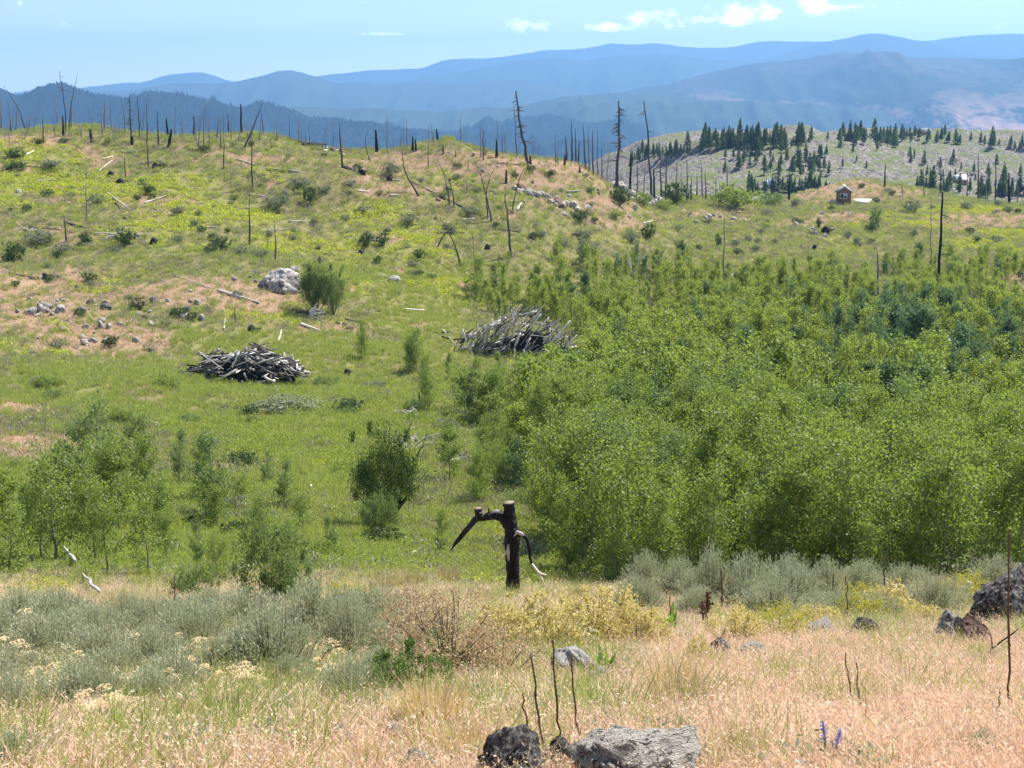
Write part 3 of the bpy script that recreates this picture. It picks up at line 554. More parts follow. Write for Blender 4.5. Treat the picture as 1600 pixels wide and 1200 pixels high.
def lay_cover():
    # fine plants over the slopes and the draw
    grass = proto_coll('grass_tuft', [tuft_mesh('grass_tuft', 10+i, 34, .34, .20, .022, .55, MI_GRASS) for i in range(5)])
    herb = proto_coll('low_herb', [herb_mesh('low_herb', 20+i, 46, .34, .14, .085, MI_YEL) for i in range(5)])
    scrub = proto_coll('scrub_clump', [herb_mesh('scrub_clump', 30+i, 60, .30, .30, .075, MI_SCRUB, .35, .4) for i in range(6)])
    dry = proto_coll('dry_tuft', [tuft_mesh('dry_tuft', 40+i, 26, .26, .18, .018, .7, MI_DRY) for i in range(5)])
    X, Y = sample_land(185000, 20, 285, 5, 1.3); Z = H(X, Y); W = cover(X, Y); rng = rs(77); r = rng.rand(len(X)); g = grove(X, Y)
    far = (1+sstep(60, 200, Y)*.55)*np.interp(Y, [20, 60], [.5, 1])
    t, y, gr = W.T; ty = t*.55; yy = y*.75; gg = gr*.95
    k = np.full(len(X), 2)                                 # 2 = olive scrub
    k[r < gg] = 0; k[(r >= gg) & (r < gg+yy)] = 1; k[(r > 1-ty)] = 3
    rr = rng.rand(len(X)); k[(k == 2) & (rr < .42)] = 0; k[(k == 2) & (rr > .985)] = 3; drop = (k == 3) & (rng.rand(len(X)) < .35); P = np.stack([X, Y, Z], 1)
    drop |= (Y < 30) & (rng.rand(len(X)) < .3)
    sh = shade(X, Y, 91); fine = rng.rand(len(X))
    for kk, nm, coll, nv, base, lab in ((0, 'meadow_grass', grass, 5, .95, 'green meadow grass over the draw and lower slopes'), (1, 'yellow_green_herbs', herb, 5, 1.2, 'low yellow-green herbs spread in drifts over the burnt slope'), (2, 'low_scrub', scrub, 6, .8, 'grey-olive low scrub between the herb drifts'), (3, 'dry_grass_on_slope', dry, 5, .9, 'dry straw-coloured grass on bare slope patches')):
        i = np.where((k == kk) & ~drop)[0]; tint = np.clip(.5+(sh[i]-.5)*2.3+(fine[i]-.5)*.55-(.16 if kk == 0 else 0)*(1-gr[i]), 0, 1)
        s = base*(.5+.9*rng.rand(len(i)))*far[i]
        if kk == 2: s *= 1+.8*(rng.rand(len(i)) < .07)
        scatter(nm, P[i], s, tint, coll, nv, lab, kk)
    # the near slope: cheatgrass, fallen straw, herbs
    cheat = proto_coll('cheatgrass', [tuft_mesh('cheatgrass', 50+i, 44, .10, .09, .0030, 1.3, MI_DRY, 3) for i in range(7)])
    straw = proto_coll('straw', [tuft_mesh('straw', 60+i, 40, .035, .12, .0035, 4.0, MI_DRY) for i in range(4)])
    bunch = proto_coll('green_bunch', [tuft_mesh('green_bunch', 70+i, 60, .16, .08, .0038, .8, MI_GRASS) for i in range(5)])
    tiny = proto_coll('small_herb', [herb_mesh('small_herb', 80+i, 60, .10, .09, .02, MI_SAGE, .3, .4) for i in range(5)])
    X, Y = sample_land(46000, 2.6, 24, 6, .9, .56); Z = H(X, Y); u, v = proj(X, Y, Z); n1 = fbm(X/2.2, Y/2.2, 41, 4); n2 = fbm(X*1.1, Y*1.1, 43, 3)
    dryw = np.clip(np.maximum(sstep(1100, 1190, v+(u-800)*.04), np.maximum(sstep(940, 1080, u)*sstep(985, 1020, v), .55*sstep(500, 0, u)*sstep(990, 1100, v)))+(n1-.5)*1.5, 0, 1)
    r = rs(3).rand(len(X)); pink = sstep(1000, 1500, u)*sstep(1090, 990, v)
    i = np.where(r < .25+.75*dryw)[0]; tint = np.clip(.50+(n2[i]-.5)*1.5+(n1[i]-.5)*.8+(rs(4).rand(len(i))-.5)*.5, 0, 1)
    scatter('cheatgrass_sward', np.stack([X, Y, Z], 1)[i], (.65+.6*rs(5).rand(len(i)))*(1+.02*Y[i]), tint, cheat, 7, 'dry pinkish cheatgrass covering the near slope', 11)
    i = np.where(r > .35)[0]; scatter('straw_litter', np.stack([X+.05, Y+.05, Z], 1)[i], .7+.6*rs(6).rand(len(i)), np.clip(n2[i]*1.2-.1, 0, 1), straw, 4, 'flattened straw lying under the near grasses', 12)
    i = np.where((r > .55+.42*dryw) & (r < .8+.2*dryw))[0]; scatter('green_bunchgrass', np.stack([X-.04, Y, Z], 1)[i], .6+.7*rs(7).rand(len(i)), np.clip(.45+n1[i]*.6, 0, 1), bunch, 5, 'green and olive bunchgrass among the sagebrush', 13)
    i = np.where((r > .84+.13*dryw))[0]; scatter('small_grey_herbs', np.stack([X, Y-.04, Z], 1)[i], .6+.8*rs(8).rand(len(i)), n1[i], tiny, 5, 'small grey-green herbs between the grasses', 14)
lay_cover()

# ------------------------------------------------------------------ far woods: one mass, on the two forested ridges and the mountain feet
def pine_mesh(seed, h, n, mat, k=5, r=.2, bare=.12, name='crown', size=.6):
    rng = rs(seed); g = Geo(); t = bare+(1-bare)*rng.rand(n)**.85; a = rng.rand(n)*6.283; q = np.sqrt(rng.rand(n))
    prof = r*h*(1.02-t)**.75*(.75+.5*vnoise(t*9, a*1.3, seed)); L = np.stack([np.cos(a)*q*prof, np.sin(a)*q*prof, t*h-.12*q*prof], 1)
    out_ = np.stack([np.cos(a), np.sin(a), .15+0*a], 1); g.leaves(L, size*(1.15-.75*t), rng, .6, out_, .5); return g.mesh(name, mat)
def far_woods():
    coll = proto_coll('far_conifer', [pine_mesh(200+i, 13, 42, MI_PINE, size=4.6, r=.24) for i in range(4)])
    for nm, A, n, seed, lo in (('wood_on_near_ridge', RA, 15000, 1, 15), ('wood_on_second_ridge', RA2, 7000, 2, 15)):
        rng = rs(seed); r_, c_, _ = A.shape; crest = int(r_*.625)
        i = np.clip(crest+2-np.abs(rng.normal(size=n))*crest*.30, lo, crest+2).astype(int); j = rng.randint(0, c_-1, n)
        f = rng.rand(n)[:, None]; P = A[i, j]*(1-f)+A[i, j+1]*f; P = P+np.array([0, 0, -1.]); m = fbm(P[:, 0]/160, P[:, 1]/160, 8, 3) > .36; P = P[m]
        uu, _v = proj(P[:, 0], P[:, 1], P[:, 2]); m = (uu > -150) & (uu < (800 if A is RA else 1150)); P = P[m]
        scatter(nm, P, .42+.5*rng.rand(len(P))**1.5, rng.rand(len(P)), coll, 4, 'distant conifer wood covering the hazy blue ridge' if seed == 1 else 'distant conifer wood on the lower ridge behind the burnt crest', seed)
far_woods()

# ------------------------------------------------------------------ young aspens
ASP_V = [aspen_mesh(300+i, 3.6, 5200, .068, (M_ASPEN, M_TRUNKG), 1+(i % 3), .25+.03*(i % 3), .01, sp=.4) for i in range(7)]
ASP_B = [aspen_mesh(320+i, 3.6, 4800, .070, (M_ASPENB, M_TRUNKG), 1+(i % 2), .26, .01, sp=.4) for i in range(3)]
ASP_F = [aspen_mesh(340+i, 3.6, 1500, .13, (M_ASPEN, M_TRUNKG), 1+(i % 3), .30, .04, sp=.5) for i in range(6)]
ASP_FB = [aspen_mesh(350+i, 3.6, 1500, .13, (M_ASPENB, M_TRUNKG), 1+(i % 3), .22, .05, sp=.4) for i in range(3)]
def two_part(name, meshes, parts, loc, rz=0, sc=1.):
    t = empty(name, loc, rz, 1)
    t.scale = sc if hasattr(sc, '__len__') else (sc,)*3
    for m, n in zip(meshes, parts): obj(n, m, t)
    return t
def aspens():
    rng = rs(500); X, Y = sample_land(24000, 24, 176, 501, .55, .47); g = grove(X, Y); keep = rng.rand(len(X)) < g*.9; X, Y = X[keep], Y[keep]
    # keep a growing distance between the stems
    o = np.argsort(Y); X, Y = X[o], Y[o]; ok = []; cell = {}
    for i in range(len(X)):
        d = .68+.0045*Y[i]; c = (int(X[i]//2), int(Y[i]//2)); near_ = [j for a in (-1, 0, 1) for b in (-1, 0, 1) for j in cell.get((c[0]+a, c[1]+b), [])]
        if all((X[i]-X[j])**2+(Y[i]-Y[j])**2 > d*d for j in near_): cell.setdefault(c, []).append(i); ok.append(i)
    X, Y = X[ok], Y[ok]; Z = H(X, Y); u, v = proj(X, Y, Z)
    clear = np.zeros(len(X), bool)                     # glades: the log heap, the edge by the meadow
    for (cu, cv, ru, rv) in ((812, 578, 125, 76), (1010, 498, 30, 20), (590, 745, 110, 85), (620, 560, 70, 60), (725, 672, 30, 14), (800, 705, 26, 16), (800, 905, 60, 40), (1306, 660, 42, 34), (1306, 725, 46, 30), (1380, 470, 25, 12)): clear |= ((u-cu)/ru)**2+((v-cv)/rv)**2 < 1
    bench = Y > 25.5
    m = ~clear & bench; X, Y, Z, u, v = (q[m] for q in (X, Y, Z, u, v))
    blue = np.zeros(len(X))
    for (cu, cv, ru, rv) in ((1420, 545, 190, 55), (1000, 420, 60, 25), (1390, 410, 60, 20), (1200, 600, 60, 40), (1420, 700, 90, 40), (980, 850, 90, 30), (1040, 720, 60, 40), (1540, 600, 90, 40)): blue = np.maximum(blue, np.exp(-((u-cu)/ru)**2-((v-cv)/rv)**2))
    isb = rng.rand(len(X)) < blue*.6+.04+.12*(u < 500)
    hs = (.46+.68*rng.rand(len(X))**1.1)*np.interp(Y, [25, 60, 120, 170], [.85, 1.0, .95, .7]); hs *= np.clip(.75+fbm(X/10, Y/10, 33, 3)*.6, .6, 1.3)*np.where(u < 820, .72, 1.)
    return X, Y, Z, u, v, isb, hs
# ------------------------------------------------------------------ naming which one is meant
REG = []
LM = [('brown gable shed', 1322, 305), ('large white boulder', 433, 441), ('round log heap', 380, 582), ('larger log heap', 810, 525),
      ('charred arched stump', 795, 850), ('dark round bush', 605, 760), ('leaning crest snag', 815, 200), ('branched right-crest snag', 966, 210), ('long fallen dark log', 700, 312),
      ('fan of upturned roots', 490, 485), ('bright willow', 1150, 305), ('pale stone scatter', 110, 485), ('long leaning crest pole', 395, 195), ('cracked boulder at the bottom', 990, 1170),
      ('yellow currant bush', 900, 960), ('right-edge boulder', 1570, 930), ('bushy dead conifer', 204, 185), ('tall black pole', 1468, 390), ('thin pole in the aspens', 1131, 400), ('big golden grass tuft', 665, 1080), ('dark crest-foot shrub', 1053, 303), ('purple lupine', 1290, 1150)]
def reg(o, look, cat, u, v, group=None, zone=None):
    o['category'] = cat
    if group: o['group'] = group
    REG.append([o, look, cat, u, v, zone])
def ordw(n):
    w = ['', 'first', 'second', 'third', 'fourth', 'fifth', 'sixth', 'seventh', 'eighth', 'ninth', 'tenth']
    return w[n] if n < len(w) else '%d%s' % (n, 'th' if 10 < n % 100 < 14 else {1: 'st', 2: 'nd', 3: 'rd'}.get(n % 10, 'th'))
def finish_labels():
    by = {}
    for r in REG:
        o, look, cat, u, v, zone = r
        if zone == '!': o['label'] = look; continue
        if zone: key = (look, zone, 'z'); d = u
        else:
            nm, lu, lv = min(LM, key=lambda m: math.hypot(u-m[1], (v-m[2])*1.4)+(0 if m[0] not in look else 1e6)); du, dv = u-lu, (v-lv)*1.6; d = math.hypot(du, dv)
            side = ('right of' if du > 0 else 'left of') if abs(du) > abs(dv) else ('below' if dv > 0 else 'above'); key = (look, side+' the '+nm, 'd')
        by.setdefault(key, []).append((d, r))
    for (look, where, m), L in by.items():
        L.sort(key=lambda x: x[0])
        for i, (d, r) in enumerate(L):
            t = look+' '+where
            if len(L) > 1: t += (', %s from the left' if m == 'z' else ', %s nearest') % ordw(i+1) if not (m == 'd' and i == 0) else ', the nearest'
            r[0]['label'] = t

# ------------------------------------------------------------------ shared woods and stones
M_CHAR = wood_mat('charred_wood', (.003, .003, .004), (.018, .016, .016), 6, (.45, .75), .75)
M_GREYWOOD = wood_mat('weathered_grey_wood', (.055, .05, .05), (.42, .39, .36), 2.2, (.38, .60), .85)
M_PALEWOOD = wood_mat('bleached_wood', (.30, .26, .21), (.72, .68, .60), 3, (.25, .6), .8)
M_DARKSNAG = wood_mat('burnt_snag_bark', (.010, .010, .012), (.085, .075, .07), 1.6, (.42, .74), .9)
M_GREYSNAG = wood_mat('grey_snag_wood', (.035, .033, .036), (.20, .18, .17), 1.6, (.38, .7), .9)
def char_mat():
    m, nt = new_mat('cracked_char'); tc = nt.nodes.new('ShaderNodeTexCoord'); mp = nt.nodes.new('ShaderNodeMapping'); mp.inputs['Scale'].default_value = (1, 1, .32); nt.links.new(tc.outputs['Object'], mp.inputs[0])
    v = nt.nodes.new('ShaderNodeTexVoronoi'); v.feature = 'DISTANCE_TO_EDGE'; v.inputs['Scale'].default_value = 26; nt.links.new(mp.outputs[0], v.inputs['Vector']); a = noise(nt, mp.outputs[0], 7, 6, .7); b = noise(nt, mp.outputs[0], 60, 4, .6)
    c = mixc(nt, ramp(nt, a, ((.52, 0.), (.72, 1.))), (.004, .004, .0045), (.055, .045, .04)); hgt = M_('ADD', ramp(nt, v.outputs['Distance'], ((0, 0.), (.12, 1.))), M_('MULTIPLY', b, .5, nt=nt), nt=nt)
    out(nt, bsdf(nt, c, .62, .35, hgt, 1., .02)); return m
M_CRACK = char_mat()
M_CUT = wood_mat('pale_cut_wood', (.10, .075, .055), (.26, .20, .15), 9, (.3, .7), .8)
def stone_mat(name, base, dark, lich, sc, amt=.5):
    m, nt = new_mat(name); tc = nt.nodes.new('ShaderNodeTexCoord'); p = tc.outputs['Object']
    a = noise(nt, p, sc, 7, .65, .4); b = noise(nt, p, sc*7, 5, .65); vo = nt.nodes.new('ShaderNodeTexVoronoi'); vo.feature = 'DISTANCE_TO_EDGE'; vo.inputs['Scale'].default_value = sc*1.6
    mpw = nt.nodes.new('ShaderNodeMapping'); mpw.inputs['Rotation'].default_value = (.5, .3, .6); mpw.inputs['Scale'].default_value = (.35, 1.4, 1.2); nt.links.new(p, mpw.inputs[0])
    nz = nt.nodes.new('ShaderNodeTexNoise'); nz.inputs['Scale'].default_value = sc*1.2; nt.links.new(p, nz.inputs['Vector'])
    ad = nt.nodes.new('ShaderNodeVectorMath'); ad.operation = 'MULTIPLY_ADD'; nt.links.new(nz.outputs['Color'], ad.inputs[0]); ad.inputs[1].default_value = (.35/sc,)*3; nt.links.new(mpw.outputs[0], ad.inputs[2]); nt.links.new(ad.outputs[0], vo.inputs['Vector'])
    c = mixc(nt, ramp(nt, b, ((.3, 0.), (.7, 1.))), tuple(x*.62 for x in base), base)
    c = mixc(nt, ramp(nt, a, ((.62-amt*.3, 0.), (.72-amt*.3, 1.))), c, dark)
    c = mixc(nt, ramp(nt, noise(nt, p, sc*3.3, 3, .5), ((.60, 0.), (.68, .8))), c, lich)
    cr = ramp(nt, vo.outputs['Distance'], ((0, 0.), (.035, 1.))); c = mixc(nt, cr, (.03, .026, .022), c)
    out(nt, bsdf(nt, c, .92, .15, M_('ADD', b, M_('MULTIPLY', cr, .6, nt=nt), nt=nt), .9, .03)); return m
M_STONE = stone_mat('lichened_granite', (.58, .53, .46), (.11, .095, .085), (.64, .58, .48), 4, .38)
M_STONEB = stone_mat('pale_granite', (.50, .46, .42), (.11, .095, .09), (.56, .51, .45), 1.3, .45)
M_STONED = stone_mat('dark_burnt_granite', (.30, .27, .25), (.045, .04, .042), (.42, .40, .34), 5, .6)
M_STONER = stone_mat('reddish_granite', (.30, .19, .14), (.07, .045, .04), (.40, .33, .27), 5, .5)
def rock_mesh(seed, mat, res=(26, 16), ncut=13, rough=.10, flat=.0):
    rng = rs(seed); nu, nv = res; th = np.linspace(0, 2*np.pi, nu, endpoint=False); ph = np.linspace(0.02, np.pi-.02, nv); T, Pp = np.meshgrid(th, ph)
    D = np.stack([np.cos(T)*np.sin(Pp), np.sin(T)*np.sin(Pp), np.cos(Pp)], -1).reshape(-1, 3); n = rng.normal(size=(ncut, 3)); n /= np.linalg.norm(n, axis=1)[:, None]; d = .55+.42*rng.rand(ncut)
    r = np.minimum((d/np.maximum(D@n.T, .05)).min(1), 1.05); x, y, z = (D*3).T
    r = r*(1+rough*((fbm(x*1.3+z, y*1.3-z*.7, seed, 4)-.5)*2+(ridged(x*1.1+y*.4+9, z*2.4+y, seed+5, 4)-.6)*1.4)); V = D*r[:, None]
    i = np.arange(nv-1)[:, None]*nu; j = np.arange(nu)[None]; j2 = (j+1) % nu; Q = np.stack([i+j, i+nu+j, i+nu+j2, i+j2], -1).reshape(-1, 4)
    Tt = [(0*nu+q, 0*nu+(q+1) % nu, nu*nv) for q in range(nu)]+[((nv-1)*nu+(q+1) % nu, (nv-1)*nu+q, nu*nv+1) for q in range(nu)]
    V = np.vstack([V, V[:nu].mean(0), V[-nu:].mean(0)]); me = mesh_np('rock', V, Q, mat, False, np.array(Tt)); return me
ROCKS = {k: [rock_mesh(600+i, m, (18, 11)) for i in range(6)] for k, m in (('p', M_STONEB), ('g', M_STONE), ('d', M_STONED), ('r', M_STONER))}
_ri = [0]
def rock(u, v, w, h, k, look, group=None, zone=None, dep=.8, rz=None, me=None, sink=.3, label=None):
    """a stone seen w by h pixels, its foot at (u, v)"""
    x, y, z = hit(u, v); m = w/F*y/2*1.05; hh = h/F*y*1.04; _ri[0] += 1; q = _ri[0]
    o = obj('rock', me or ROCKS[k][q % 6], None, (x, y+m*dep, z+hh*(.5-sink)), (0, 0, q*1.7 if rz is None else rz), (m, m*dep, hh*.72)); reg(o, look, 'rock', u, v, group, zone); return o
def wpt(u, v, Y): return np.array(pt(u, v, Y))

# ------------------------------------------------------------------ big things first: shed, sheets, far cabins
def board_mat(name, a, b):
    m, nt = new_mat(name); tc = nt.nodes.new('ShaderNodeTexCoord'); n = noise(nt, tc.outputs['Object'], 3, 4, .6); oi = nt.nodes.new('ShaderNodeObjectInfo')
    f = M_('ADD', M_('MULTIPLY', n, .6, nt=nt), M_('MULTIPLY', oi.outputs['Random'], .4, nt=nt), nt=nt); out(nt, bsdf(nt, mixc(nt, f, a, b), .8, .2, n, .2, .01)); return m
M_SHED = board_mat('brown_stained_boards', (.24, .14, .09), (.38, .235, .16)); M_SHEDT = board_mat('pale_corner_boards', (.55, .48, .42), (.65, .58, .5)); M_ROOF = board_mat('blue_grey_metal_roof', (.16, .19, .23), (.22, .25, .30)); M_ROOFW = board_mat('white_metal', (.75, .76, .78), (.82, .82, .83))
M_DARKW = board_mat('dark_window_glass', (.02, .022, .028), (.03, .033, .04)); M_WHITE = board_mat('white_window_frame', (.6, .6, .58), (.72, .71, .69)); M_PLY = board_mat('pale_plywood', (.62, .57, .47), (.75, .70, .6))
def shed():
    x, y, z = hit(1322, 319); t = empty('shed', (x-.05, y+1.7, z-.05), R(-13)); W, D, Hh, Rg = 2.35, 3.2, 2.15, 2.95
    for s, (cx, cyy, sx, sy) in enumerate(((0, -D/2, W, .08), (0, D/2, W, .08), (-W/2+.04, 0, .08, D-.165), (W/2-.04, 0, .08, D-.165))):
        g = Geo(); g.box((cx, cyy, Hh/2), (sx, sy, Hh))
        if sy < .1:
            g.add([(-W/2, cyy-.04, Hh), (W/2, cyy-.04, Hh), (0, cyy-.04, Rg), (-W/2, cyy+.04, Hh), (W/2, cyy+.04, Hh), (0, cyy+.04, Rg)], None, [(0, 1, 2), (5, 4, 3)])
        w_ = obj('wall', g.mesh('wall', M_SHED), t)
    nb = 12; g = Geo(); g.box((0, 0, 0), (.035, .03, 1)); bm = g.mesh('batten', M_SHED)
    for i in range(nb+1):
        xx = -W/2+.05+(W-.1)*i/nb; top = Hh+(Rg-Hh)*(1-abs(xx)/(W/2))-.08; obj('batten', bm, t, (xx, -D/2-.056, top/2), None, (1, 1, top))
    for i in range(9): obj('batten', bm, t, (W/2+.017, -D/2+.3+i*.32, Hh/2), (0, 0, R(90)), (1, 1, Hh-.05))
    for s in (-1, 1):
        g = Geo(); n = math.hypot(W/2+.3, (Rg-Hh)*(W/2+.3)/(W/2)); ang = math.atan2(Rg-Hh, W/2); g.box((0, 0, 0), (n, D+.55, .06)); r = obj('roof', g.mesh('roof', M_ROOF), t, (s*(W/2+.3)/2, 0, Rg+.06-(Rg-Hh)*(W/2+.3)/W), (0, s*ang, 0))
        g = Geo(); g.box((0, 0, 0), (n+.02, .04, .13)); obj('barge_board', g.mesh('barge_board', M_SHEDT if s < 0 else M_SHED), t, (s*(W/2+.3)/2, -D/2-.30, Rg+.03-(Rg-Hh)*(W/2+.3)/W), (0, s*ang, 0))
        g = Geo(); g.box((0, 0, 0), (.12, .12, Hh)); obj('corner_board', g.mesh('corner_board', M_SHEDT), t, (W/2+.006 if s > 0 else -W/2-.006, -D/2-.01 if s > 0 else D/2+.01, Hh/2))
    g = Geo(); g.box((0, 0, 0), (.30, D+.6, .05)); obj('ridge_cap', g.mesh('ridge_cap', M_ROOFW), t, (0, 0, Rg+.12))
    g = Geo(); fx, fz, fw, fh = -.05, 1.42, 1.2, .78
    for c, sz in (((fx, -D/2-.09, fz+fh/2), (fw, .05, .10)), ((fx, -D/2-.09, fz-fh/2), (fw, .05, .10)), ((fx-fw/2+.05, -D/2-.09, fz), (.10, .05, fh-.105)), ((fx+fw/2-.05, -D/2-.09, fz), (.10, .05, fh-.105)), ((fx, -D/2-.09, fz), (.09, .05, fh-.105))): g.box(c, sz)
    wi = obj('window', g.mesh('window', M_WHITE), t)
    for s in (-1, 1): g = Geo(); g.box((fx+s*.28, -D/2-.075, fz), (.44, .02, fh-.12)); obj('pane', g.mesh('pane', M_DARKW), wi)
    g = Geo(); g.box((fx+.28, -D/2-.088, fz+.13), (.42, .006, .34)); obj('blind', g.mesh('blind', M_WHITE), wi)
    g = Geo(); g.box((0, 0, -.05), (W+.1, D+.1, .12)); obj('foundation', g.mesh('foundation', M_GREYWOOD), t)
    reg(t, 'small brown board shed with grey metal gable roof standing on the grassy knoll', 'shed', 1322, 305, None, '!')
    for (u, v, w, d, lab) in ((1352, 318.5, 3.1, 2.4, 'long pale plywood sheet lying beside the brown shed'), (1306, 318, .8, .7, 'small pale board leaning at the left foot of the brown shed')):
        x, y, z = hit(u, v); g = Geo(); g.box((0, 0, 0), (w, d, .05)); g.box((0, -d/2+.05, -.3), (w, .05, .55)); o = obj('plywood_sheet', g.mesh('plywood_sheet', M_PLY), None, (x, y+1, z+.42), (R(10), 0, R(-4))); reg(o, lab, 'board', u, v, None, '!')
shed()
_Ym = np.geomspace(306, 800, 500)
def hit_m(u, v):
    a = (u-800)/yd(v); h = Hm(a*_Ym, _Ym)-zd(v)/yd(v)*_Ym; ok = np.where((h[1:] >= 0) & (h[:-1] < 0))[0]; i = ok[0] if len(ok) else int(np.argmin(np.abs(h))); Y = _Ym[i]; return a*Y, Y, float(Hm([a*Y], [Y])[0])
def cabin(u, v, w, d, h, rz, wall, roof, lab, pitch=.35):
    x, y, z = hit_m(u, v); t = empty('cabin', (x, y, z-.2), rz); g = Geo(); g.box((0, 0, h/2), (w, d, h)); r = d/2*pitch*2
    g.add([(-w/2, -d/2, h), (-w/2, d/2, h), (-w/2, 0, h+r), (w/2, -d/2, h), (w/2, d/2, h), (w/2, 0, h+r)], None, [(0, 2, 1), (3, 4, 5)]); obj('wall', g.mesh('wall', wall), t)
    g = Geo(); o_ = .35; k = (d/2+o_)/(d/2)
    for s in (-1, 1): g.add([(-w/2-o_, 0, h+r+.05), (w/2+o_, 0, h+r+.05), (w/2+o_, s*(d/2+o_), h+r-r*k+.05), (-w/2-o_, s*(d/2+o_), h+r-r*k+.05), (-w/2-o_, 0, h+r-.08), (w/2+o_, 0, h+r-.08), (w/2+o_, s*(d/2+o_), h+r-r*k-.08), (-w/2-o_, s*(d/2+o_), h+r-r*k-.08)], [(0, 1, 2, 3), (4, 7, 6, 5), (3, 2, 6, 7), (0, 3, 7, 4), (1, 5, 6, 2)])
    obj('roof', g.mesh('roof', roof), t)
    for s in (-1, 1): g = Geo(); g.box((s*w*.25, -d/2-.03, h*.55), (w*.16, .06, h*.3)); obj('window', g.mesh('window', M_DARKW), t)
    reg(t, lab, 'cabin', u, v, None, '!')
cabin(1198, 293, 1.8, 1.8, 1.4, R(20), M_WHITE, M_ROOFW, 'small white-roofed cabin among pines, the farther left of the bright pair', .5)
cabin(1209, 292, 2.4, 2.4, 1.7, R(-25), M_WHITE, M_ROOFW, 'larger white-roofed cabin among pines, the right one of the bright pair', .45)
cabin(1499, 288, 3.4, 2.8, 2.0, R(12), M_SHED, M_ROOFW, 'brown cabin with pale roof between the pines at far right', .4)
cabin(1441, 211, 6.5, 4., 2.6, R(5), M_SHED, M_ROOF, 'dark cabin on the pine ridge line against the blue mountain', .3)
cabin(1254, 299, 4.5, 3., 1.3, R(-8), M_WHITE, M_ROOFW, 'low white roof half hidden behind the knoll left of the shed', .25)
for (u, v, w, h, l_) in ((920, 1, 0, 0, ''),): pass

# ------------------------------------------------------------------ pines on the far knolls
M_PINE = leaf_mat('pine_needles', ((0, (.03, .06, .03)), (.6, (.06, .10, .045)), (1, (.10, .15, .065))), .3, .02, .6)
def knoll_pine(seed, h):
    rng = rs(seed); g = Geo(); g.tube([(0, 0, -.8), (0, 0, h*.5), (0, 0, h*.97)], [.17, .12, .03], 5, False); T = g.mesh('t'); n0 = len(T.polygons)
    me = pine_mesh(seed, h, 300, M_PINE, r=.19+.05*rng.rand(), bare=.14+.1*rng.rand(), name='pine', size=1.15)
    a = np.empty(len(me.vertices)*3, np.float32); me.vertices.foreach_get('co', a); g2 = Geo(); g2.add(a.reshape(-1, 3), np.arange(len(a)//3).reshape(-1, 4)); b = np.empty(len(T.vertices)*3, np.float32); T.vertices.foreach_get('co', b)
    q = np.array([list(p.vertices) for p in T.polygons]); g2.add(b.reshape(-1, 3), q); m = g2.mesh('pine_tree', [M_PINE, M_DARKSNAG]); mi = np.zeros(len(m.polygons), np.int32); mi[-len(q):] = 1; m.polygons.foreach_set('material_index', mi); return m
PN = [knoll_pine(700+i, 9.) for i in range(8)]
def pines():
    rng = rs(701); L = []
    def band(n, us, vs, dv, hpx, cl=.5, z=''):
        for _ in range(n):
            u = us[0]+(us[1]-us[0])*rng.rand(); v = np.interp(u, np.linspace(us[0], us[1], len(vs)), vs)+rng.rand()*dv
            if vnoise(u/16, v/9, 4) < cl: continue
            L.append((u, v, hpx*(.6+.65*rng.rand()), z))
    band(40, (985, 1100), (248, 226), 10, 21, .35, 'on the low left end of the pine ridge'); band(90, (1095, 1260), (222, 215), 14, 28, .12, 'in the dense stand on the pine ridge'); band(56, (1250, 1480), (214, 214), 8, 23, .22, 'on the middle of the pine ridge'); band(20, (1330, 1400), (216, 220), 12, 28, .2, 'on the middle of the pine ridge'); band(24, (1470, 1610), (216, 226), 8, 22, .1, 'on the right end of the pine ridge')
    band(70, (1130, 1300), (228, 240), 40, 24, .12, 'on the knoll face under the pine ridge'); band(60, (1165, 1300), (296, 300), 6, 28, .25, 'in the lower row in front of the knolls'); band(50, (1430, 1612), (300, 300), 10, 36, .3, 'in the lower group at far right'); band(56, (1300, 1600), (226, 262), 34, 22, .15, 'on the open slope at right'); band(30, (1000, 1150), (250, 285), 24, 19, .15, 'on the rocky slope at left of the knolls'); band(14, (1490, 1560), (240, 240), 14, 30, .3, 'on the open slope at right')
    band(26, (905, 990), (262, 272), 8, 24, .2, 'behind the right crest')
    for (u, v, h) in ((1270, 300, 34), (1250, 290, 26), (1185, 226, 36), (1240, 222, 40), (1232, 222, 34), (1500, 262, 30), (1484, 294, 44), (1448, 300, 38), (1436, 300, 30), (1324, 280, 26)): L.append((u, v, h, 'standing out from the pine groups'))
    L = L[:400]
    for (u, v, h, z) in L:
        x, y, zz = hit_m(u, v) if u > 990 or v < 240 else ((u-800)/yd(v)*330, 330, zd(v+6)/yd(v+6)*330)
        s = h/F*y/9.*(.62+.55*rng.rand()); o = obj('pine_tree', PN[rng.randint(8)], None, (x, y, zz-.2), (0, 0, rng.rand()*6.28), (s*(.85+.4*rng.rand()), s*(.85+.4*rng.rand()), s))
        hw = 'tall' if h > 28 else ('short' if h < 17 else 'middling'); reg(o, hw+' dark pine', 'pine tree', u, v, 'pines on the knolls across the draw', z)
pines()

